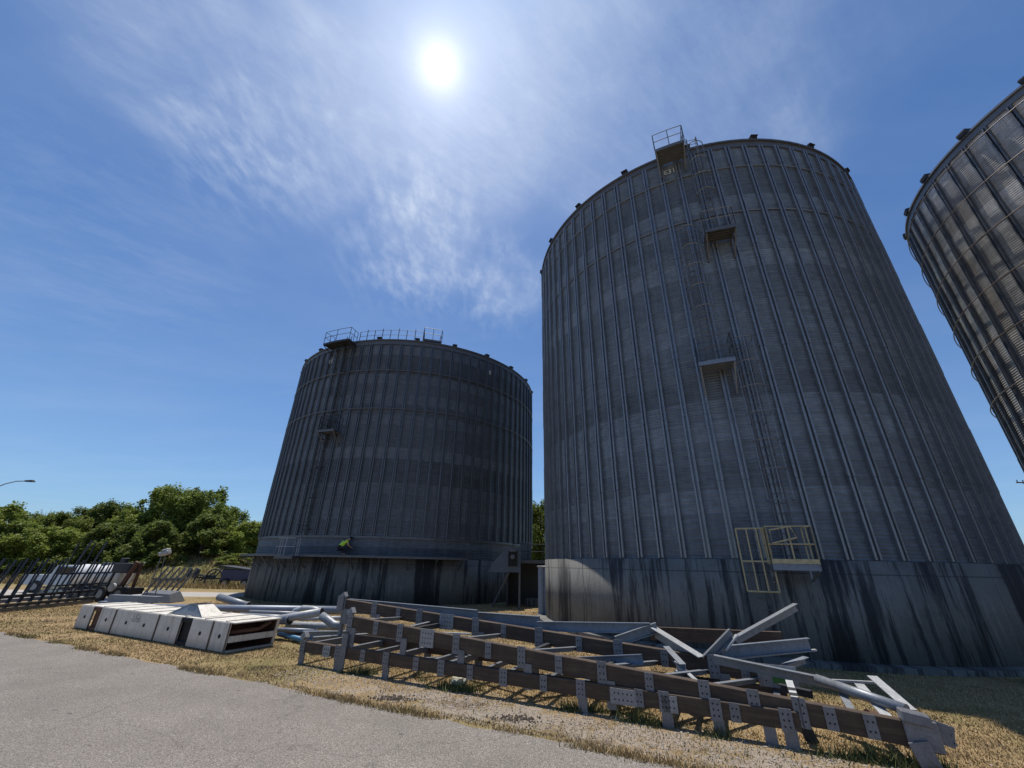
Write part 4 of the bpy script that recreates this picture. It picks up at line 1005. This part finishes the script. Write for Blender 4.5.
# utility pole at the right edge
ub = gy(1027, 483, 60.0)
UPL = tag(empty('utility_pole', (ub.x, ub.y, 0)), 'wooden utility pole whose cross arm shows between the two right silos', 'utility pole')
m = MB(); m.pipe([(0, 0, -.1), (0, 0, ub.z + .5)], .15, 10, rs=[.19, .13]); m.build('pole', 'wood_pole', UPL, True)
m = MB(); m.box((0, -.2, ub.z), (3.6, .14, .16)); m.bar((-.9, -.2, ub.z - .05), (0, -.16, ub.z - .8), .06, .06); m.bar((.9, -.2, ub.z - .05), (0, -.16, ub.z - .8), .06, .06); m.build('cross_arm', 'wood_pole', UPL)
for x in (-1.6, -.75, -.45, .75, 1.6):
    m = MB(); m.tube((x, -.2, ub.z + .08), (x, -.2, ub.z + .38), .06, 8); m.build('insulator', 'dark_steel', UPL)

# ------------------------------------------------------------------ trees
def crown_mesh(seed, shape, nl=120, per=300, leaf=.15):
    r = np.random.default_rng(seed); vs = []; 
    cen = []
    for i in range(nl):
        u = r.random(); h_ = .06 + .90 * u
        wd = {'round': math.sqrt(max(0, 1 - (2 * (h_ - .52)) ** 2 * .9)), 'cone': 1.12 - h_ * .95, 'bush': math.sqrt(max(.05, 1 - h_ ** 2))}[shape]
        a = r.random() * 2 * PI; q = math.sqrt(r.random()) * wd * .42
        cen.append((q * math.cos(a), q * math.sin(a), h_, (.032 + .06 * r.random() ** 1.3) * (1.1 if shape == 'round' else .9)))
    quads = []
    for cx, cy, cz, rr in cen:
        n = int(per * (rr / .085) ** 2); d = r.normal(size=(n, 3)); d /= np.linalg.norm(d, axis=1)[:, None]
        p = np.array([cx, cy, cz]) + d * rr * (.35 + .95 * r.random((n, 1))) * np.array([.95, .95, 1.35])
        t = d * .7 + r.normal(size=(n, 3)) * .9 + np.array([0, 0, .25]); t /= np.linalg.norm(t, axis=1)[:, None]
        a = np.cross(t, r.normal(size=(n, 3))); a /= np.linalg.norm(a, axis=1)[:, None]; b_ = np.cross(t, a)
        s = (.55 + .9 * r.random((n, 1))) * leaf / 10
        quads.append(np.stack([p - a * s * 1.2, p - b_ * s * .7, p + a * s * 1.2, p + b_ * s * .7], 1))
    q = np.concatenate(quads); co = q.reshape(-1, 3); n = len(q)
    me = bpy.data.meshes.new('crown'); me.vertices.add(len(co)); me.vertices.foreach_set('co', co.ravel())
    me.loops.add(n * 4); me.loops.foreach_set('vertex_index', np.arange(n * 4, dtype=np.int32)); me.polygons.add(n); me.polygons.foreach_set('loop_start', np.arange(n, dtype=np.int32) * 4)
    me.update(); return me, cen
def tree_proto(seed, shape, mat, **kw):
    me, cen = crown_mesh(seed, shape, **kw); m = MB()
    m.pipe([(0, 0, -.03), (.01, 0, .25), (-.01, .01, .5), (0, 0, .85)], .02, 7, rs=[.026, .02, .014, .005])
    rr = random.Random(seed)
    for cx, cy, cz, q in rr.sample(cen, 16):
        z0 = max(.12, cz - .28); m.pipe([(0, 0, z0), (cx * .5, cy * .5, (z0 + cz) / 2 + .03), (cx, cy, cz)], .006, 5, rs=[.010, .006, .002])
    tm = m.build('trunk', 'bark', None, True); tmesh = tm.data; bpy.data.objects.remove(tm)
    me.materials.append(MATS[mat]); return me, tmesh
PR = {'round_mid': tree_proto(1, 'round', 'leaf_mid'), 'round_light': tree_proto(2, 'round', 'leaf_light'), 'round_dark': tree_proto(3, 'round', 'leaf_dark'),
      'cone_dark': tree_proto(4, 'cone', 'leaf_dark'), 'bush_mid': tree_proto(5, 'bush', 'leaf_mid', nl=80), 'bush_light': tree_proto(6, 'bush', 'leaf_light', nl=80), 'round_mid2': tree_proto(8, 'round', 'leaf_mid', nl=140)}
def tree(kind, x, ytop, Y, wide, lab, rz=None, cat='tree', name=None, group='trees on the bank beyond the road'):
    tp = gy(x, ytop, Y); g0 = gh(tp.x, tp.y); hgt = tp.z - g0
    t = empty(name or ('bush' if 'bush' in kind else 'tree'), (tp.x, tp.y, g0 - .05), random.random() * 6.28 if rz is None else rz)
    cm, tm = PR[kind]
    for nm, me in (('crown', cm), ('trunk', tm)):
        o = bpy.data.objects.new(nm, me); COL.objects.link(o); o.parent = t
        o.scale = (wide, wide, hgt * .94) if nm == 'crown' else (hgt * .8, hgt * .8, hgt)
        if nm == 'trunk': o.scale = (wide * .9, wide * .9, hgt)
    tag(t, lab, cat, group)
TREES = [
 ('round_mid', -6, 499, 46, 9, 'tree cut by the left edge under the lamp head'), ('round_mid2', 22, 508, 50, 6, 'second tree from the left edge, mid green and level topped'),
 ('round_light', 44, 514, 53, 6, 'yellow green tree left of a bare twiggy top'), ('round_light', 72, 511, 52, 6.5, 'bright yellow green rounded tree right of the bare twiggy top'),
 ('round_dark', 97, 506, 56, 6.5, 'dark tree rising behind the white tank trailer'), ('round_dark', 117, 501, 57, 7, 'dark spreading tree right of the one behind the tank'),
 ('cone_dark', 112, 521, 48, 7.5, 'dark pointed tree in front of the dark row'), ('round_mid', 146, 504, 57, 7, 'mid green tree filling the dip left of the tallest crown'),
 ('round_mid2', 180, 486, 59, 10.5, 'tallest broad tree, left half of the high double crown'), ('round_mid', 208, 484, 60, 9, 'tall tree, right half of the high double crown'),
 ('round_mid', 229, 503, 58, 7, 'tree on the right shoulder of the high double crown'), ('cone_dark', 164, 519, 49, 8, 'dark pointed tree below the tallest broad crown'),
 ('cone_dark', 213, 512, 52, 9, 'slanting dark tree below the right half of the double crown'), ('round_mid2', 249, 520, 55, 6.5, 'tree touching the left edge of the left silo'),
 ('round_mid', 262, 524, 58, 8, 'tree peeping round the left silo wall'), ('round_dark', 10, 520, 47, 8, 'low dark tree under the second tree from the left'),
 ('round_mid', 60, 523, 48, 8, 'low mid green tree behind the pickup truck'), ('round_dark', 140, 524, 50, 7, 'dark low tree behind the floodlight'),
 ('round_light', 540, 499, 58, 6.5, 'light green tree in the gap between the two left silos'), ('round_mid2', 530, 520, 66, 7, 'darker tree behind the light one in the silo gap'),
]
for k, x, yt, Y, wd, lab in TREES: tree(k, x, yt, Y, wd, lab)
BUSH = [('bush_light', 8, 559, 45, 4, 'pale bush at the foot of the bank by the left edge'), ('bush_mid', 30, 556, 46, 5, 'mid green bush above the concrete road at left'), ('bush_light', 55, 557, 46, 5, 'pale bush on the bank behind the pickup truck'),
 ('bush_mid', 80, 553, 47, 5, 'bush behind the top of the white tank'), ('bush_mid', 125, 551, 47, 6, 'bush behind the rusty machine'), ('bush_mid', 240, 552, 50, 6, 'bush behind the navy trailer by the left silo'),
 ('bush_light', 225, 541, 54, 5, 'pale bush high on the bank left of the left silo'), ('bush_mid', 150, 548, 49, 6, 'bush behind the rack of leaning bars')]
for k, x, yt, Y, wd, lab in BUSH: tree(k, x, yt, Y, wd, lab, cat='bush', name='bush', group='bushes on the bank')
bt = gy(46, 508, 55); BT = tag(empty('bare_tree', (bt.x, bt.y, gh(bt.x, bt.y) - .1)), 'bare twiggy tree top showing above the yellow green trees', 'tree')
m = MB(); H_ = bt.z - gh(bt.x, bt.y); rr = random.Random(5); m.pipe([(0, 0, 0), (.1, 0, H_ * .6)], .12, 6, rs=[.2, .1]); m.build('trunk', 'bark', BT)
m = MB()
for i in range(26):
    a = rr.uniform(-.7, .7); l = H_ * rr.uniform(.22, .42); p = Vector((.1, 0, H_ * rr.uniform(.5, .68))); q = p + Vector((math.sin(a) * l, rr.uniform(-.4, .4), math.cos(a) * l)); m.pipe([p, (p + q) / 2 + Vector((.1, 0, 0)), q], .03, 4, rs=[.05, .03, .012])
m.build('branches', 'bark', BT)

# ------------------------------------------------------------------ ground cover
def grass(name, n, region, hmin, hmax, mat='grass_blade', seed=3, cluster=True):
    r = np.random.default_rng(seed); pts = []
    while len(pts) < n:
        p = region(r)
        if p is not None: pts.append(p)
    k = np.array(pts); m_ = len(k); a = r.random(m_) * 2 * PI; h_ = hmin + (hmax - hmin) * r.random(m_) ** 2; wv = .003 + .004 * r.random(m_)
    lean = r.normal(size=(m_, 2)) * .5 * h_[:, None]
    wv = wv * (1 + np.linalg.norm(k, axis=1) * .09)
    v0 = np.stack([k[:, 0] - np.cos(a) * wv, k[:, 1] - np.sin(a) * wv, np.zeros(m_) - .005], 1); v1 = np.stack([k[:, 0] + np.cos(a) * wv, k[:, 1] + np.sin(a) * wv, np.zeros(m_) - .005], 1)
    v2 = np.stack([k[:, 0] + lean[:, 0], k[:, 1] + lean[:, 1], h_], 1)
    z = np.array([gh(*q) if q[1] > 38 else 0 for q in k]); 
    for v in (v0, v1, v2): v[:, 2] += z
    co = np.stack([v0, v1, v2], 1).reshape(-1, 3)
    me = bpy.data.meshes.new(name); me.vertices.add(len(co)); me.vertices.foreach_set('co', co.ravel()); me.loops.add(m_ * 3); me.loops.foreach_set('vertex_index', np.arange(m_ * 3, dtype=np.int32))
    me.polygons.add(m_); me.polygons.foreach_set('loop_start', np.arange(m_, dtype=np.int32) * 3); me.update()
    return link(name, me, mat)
noise2 = [(RNG.normal(size=2) * s, RNG.random() * 6.28) for s in (.7, .9, 1.6, 2.2, 3.1, .5)]
def patch(x, y): return sum(math.sin(v[0] * x + v[1] * y + p) for v, p in noise2) / 6
def reg(r):
    d = 5.5 + 30 * r.random() ** 1.7; a = rad(-62 + 122 * r.random()); x, y = d * math.sin(a), d * math.cos(a)
    e = road_edge(x)
    if y < e + .02: return None
    for c, R_ in ((BIG, R1 + .6), (SML, R2 + .1), (RGT, R3 + .3)):
        if (x - c[0]) ** 2 + (y - c[1]) ** 2 < R_ * R_: return None
    dl = .4449 * x + .8956 * y; al = .8956 * x - .4449 * y
    thin = 1.0
    if 6.9 < dl < 8.5 and -9 < al < 5.5: thin = .28
    if patch(x, y) < -.1: thin *= .3
    if y < e + .3: thin = max(thin, .8)
    if y > 24 and x < -18 and 24 < y < 38: return None
    return (x, y) if r.random() < thin else None
g1 = grass('dry_grass', 230000, reg, .012, .055); tag(g1, 'dry straw coloured grass along the road and round the steel frame', 'grass', kind='stuff')
def regw(r):
    t_ = 10.6 * r.random(); k = r.normal() * .12 + (.0 if r.random() < .75 else 1.5); q = B0 + DL * t_ + NL * k
    return (q.x, q.y) if patch(q.x * 3.1, q.y * 3.1) > .02 else None
g3 = grass('weeds', 5000, regw, .04, .22, 'weed_blade', seed=21); tag(g3, 'dull green weeds growing under the feet of the brown frame', 'weeds', kind='stuff')
def rege(r):
    x = -16 + 20 * r.random(); y = road_edge(x) - .02 + r.normal() * .07
    return (x, y) if patch(x * 2.3, y * 2.3) > .03 + .08 * r.normal() else None
g4 = grass('edge_grass', 9000, rege, .02, .10, seed=22); tag(g4, 'longer straw tufts overhanging the broken asphalt edge', 'grass', kind='stuff')
def regb(r):
    x = -75 + 78 * r.random(); y = 37.5 + 24 * r.random() ** 1.3 - .06 * x * (x < 0)
    return (x, y) if patch(x * .9, y) > -.35 * r.random() else None
g2 = grass('bank_scrub', 60000, regb, .12, .75, seed=9); tag(g2, 'rough olive and straw grass covering the bank below the trees', 'grass', kind='stuff')
# pebbles
r = np.random.default_rng(11); oc = np.array([(1, 0, 0), (-1, 0, 0), (0, 1, 0), (0, -1, 0), (0, 0, 1), (0, 0, -1)], float); of = np.array([(0, 2, 4), (2, 1, 4), (1, 3, 4), (3, 0, 4), (2, 0, 5), (1, 2, 5), (3, 1, 5), (0, 3, 5)])
V = []; Fc = []; c = 0
while c < 9000:
    al = -9.5 + 15.5 * r.random(); dl = 7.75 + .55 * r.normal(); x = .8956 * al + .4449 * dl; y = -.4449 * al + .8956 * dl
    if y < road_edge(x) + .03: continue
    s = .007 + .018 * r.random() ** 3; q = oc * s * (np.array([1, 1, .6]) * (.7 + .6 * r.random(3))) ; a = r.random() * 6.28
    R_ = np.array([[math.cos(a), -math.sin(a), 0], [math.sin(a), math.cos(a), 0], [0, 0, 1]])
    V.append(q @ R_.T + np.array([x, y, s * .25])); Fc.append(of + 6 * c); c += 1
m = MB(); m.v = [tuple(v) for v in np.concatenate(V)]; m.f = [tuple(int(i) for i in f) for f in np.concatenate(Fc)]
me = bpy.data.meshes.new('gravel'); me.from_pydata(m.v, [], m.f); me.update()
tag(link('gravel', me, 'stone'), 'pale gravel scattered between the road and the brown frame', 'gravel', kind='stuff')
# clods of dark soil
rr = random.Random(3)
for (x, y, lab) in ((516, 719, 'mound of dark soil clods in front of the middle of the frame'), (392, 699, 'small dark soil clods at the road edge left of the frame centre')):
    c = gz(x, y); m = MB()
    for i in range(150):
        p = Vector((rr.gauss(0, .24), rr.gauss(0, .10), .0)); s = rr.uniform(.008, .028); m.add([p + Vector(o_) * s * rr.uniform(.7, 1.2) + Vector((0, 0, s * .3)) for o_ in oc.tolist()], of.tolist())
    tag(m.build('soil_clods', 'soil', None, False, c), lab, 'soil', kind='stuff')
c = gz(458, 688); m = MB(); me = None; vs = []; n = 14
for i in range(7):
    ph = -PI / 2 + PI * i / 6; vs += [(.17 * math.cos(ph) * math.cos(2 * PI * k / n) * rr.uniform(.75, 1.2), .12 * math.cos(ph) * math.sin(2 * PI * k / n) * rr.uniform(.75, 1.2), .13 + .12 * math.sin(ph) * rr.uniform(.8, 1.15)) for k in range(n)]
m.add(vs, [(i * n + k, i * n + (k + 1) % n, (i + 1) * n + (k + 1) % n, (i + 1) * n + k) for i in range(6) for k in range(n)])
tag(m.build('crumpled_sheet', 'paper', None, False, c), 'crumpled pale scrap sheet under the front beam', 'scrap')
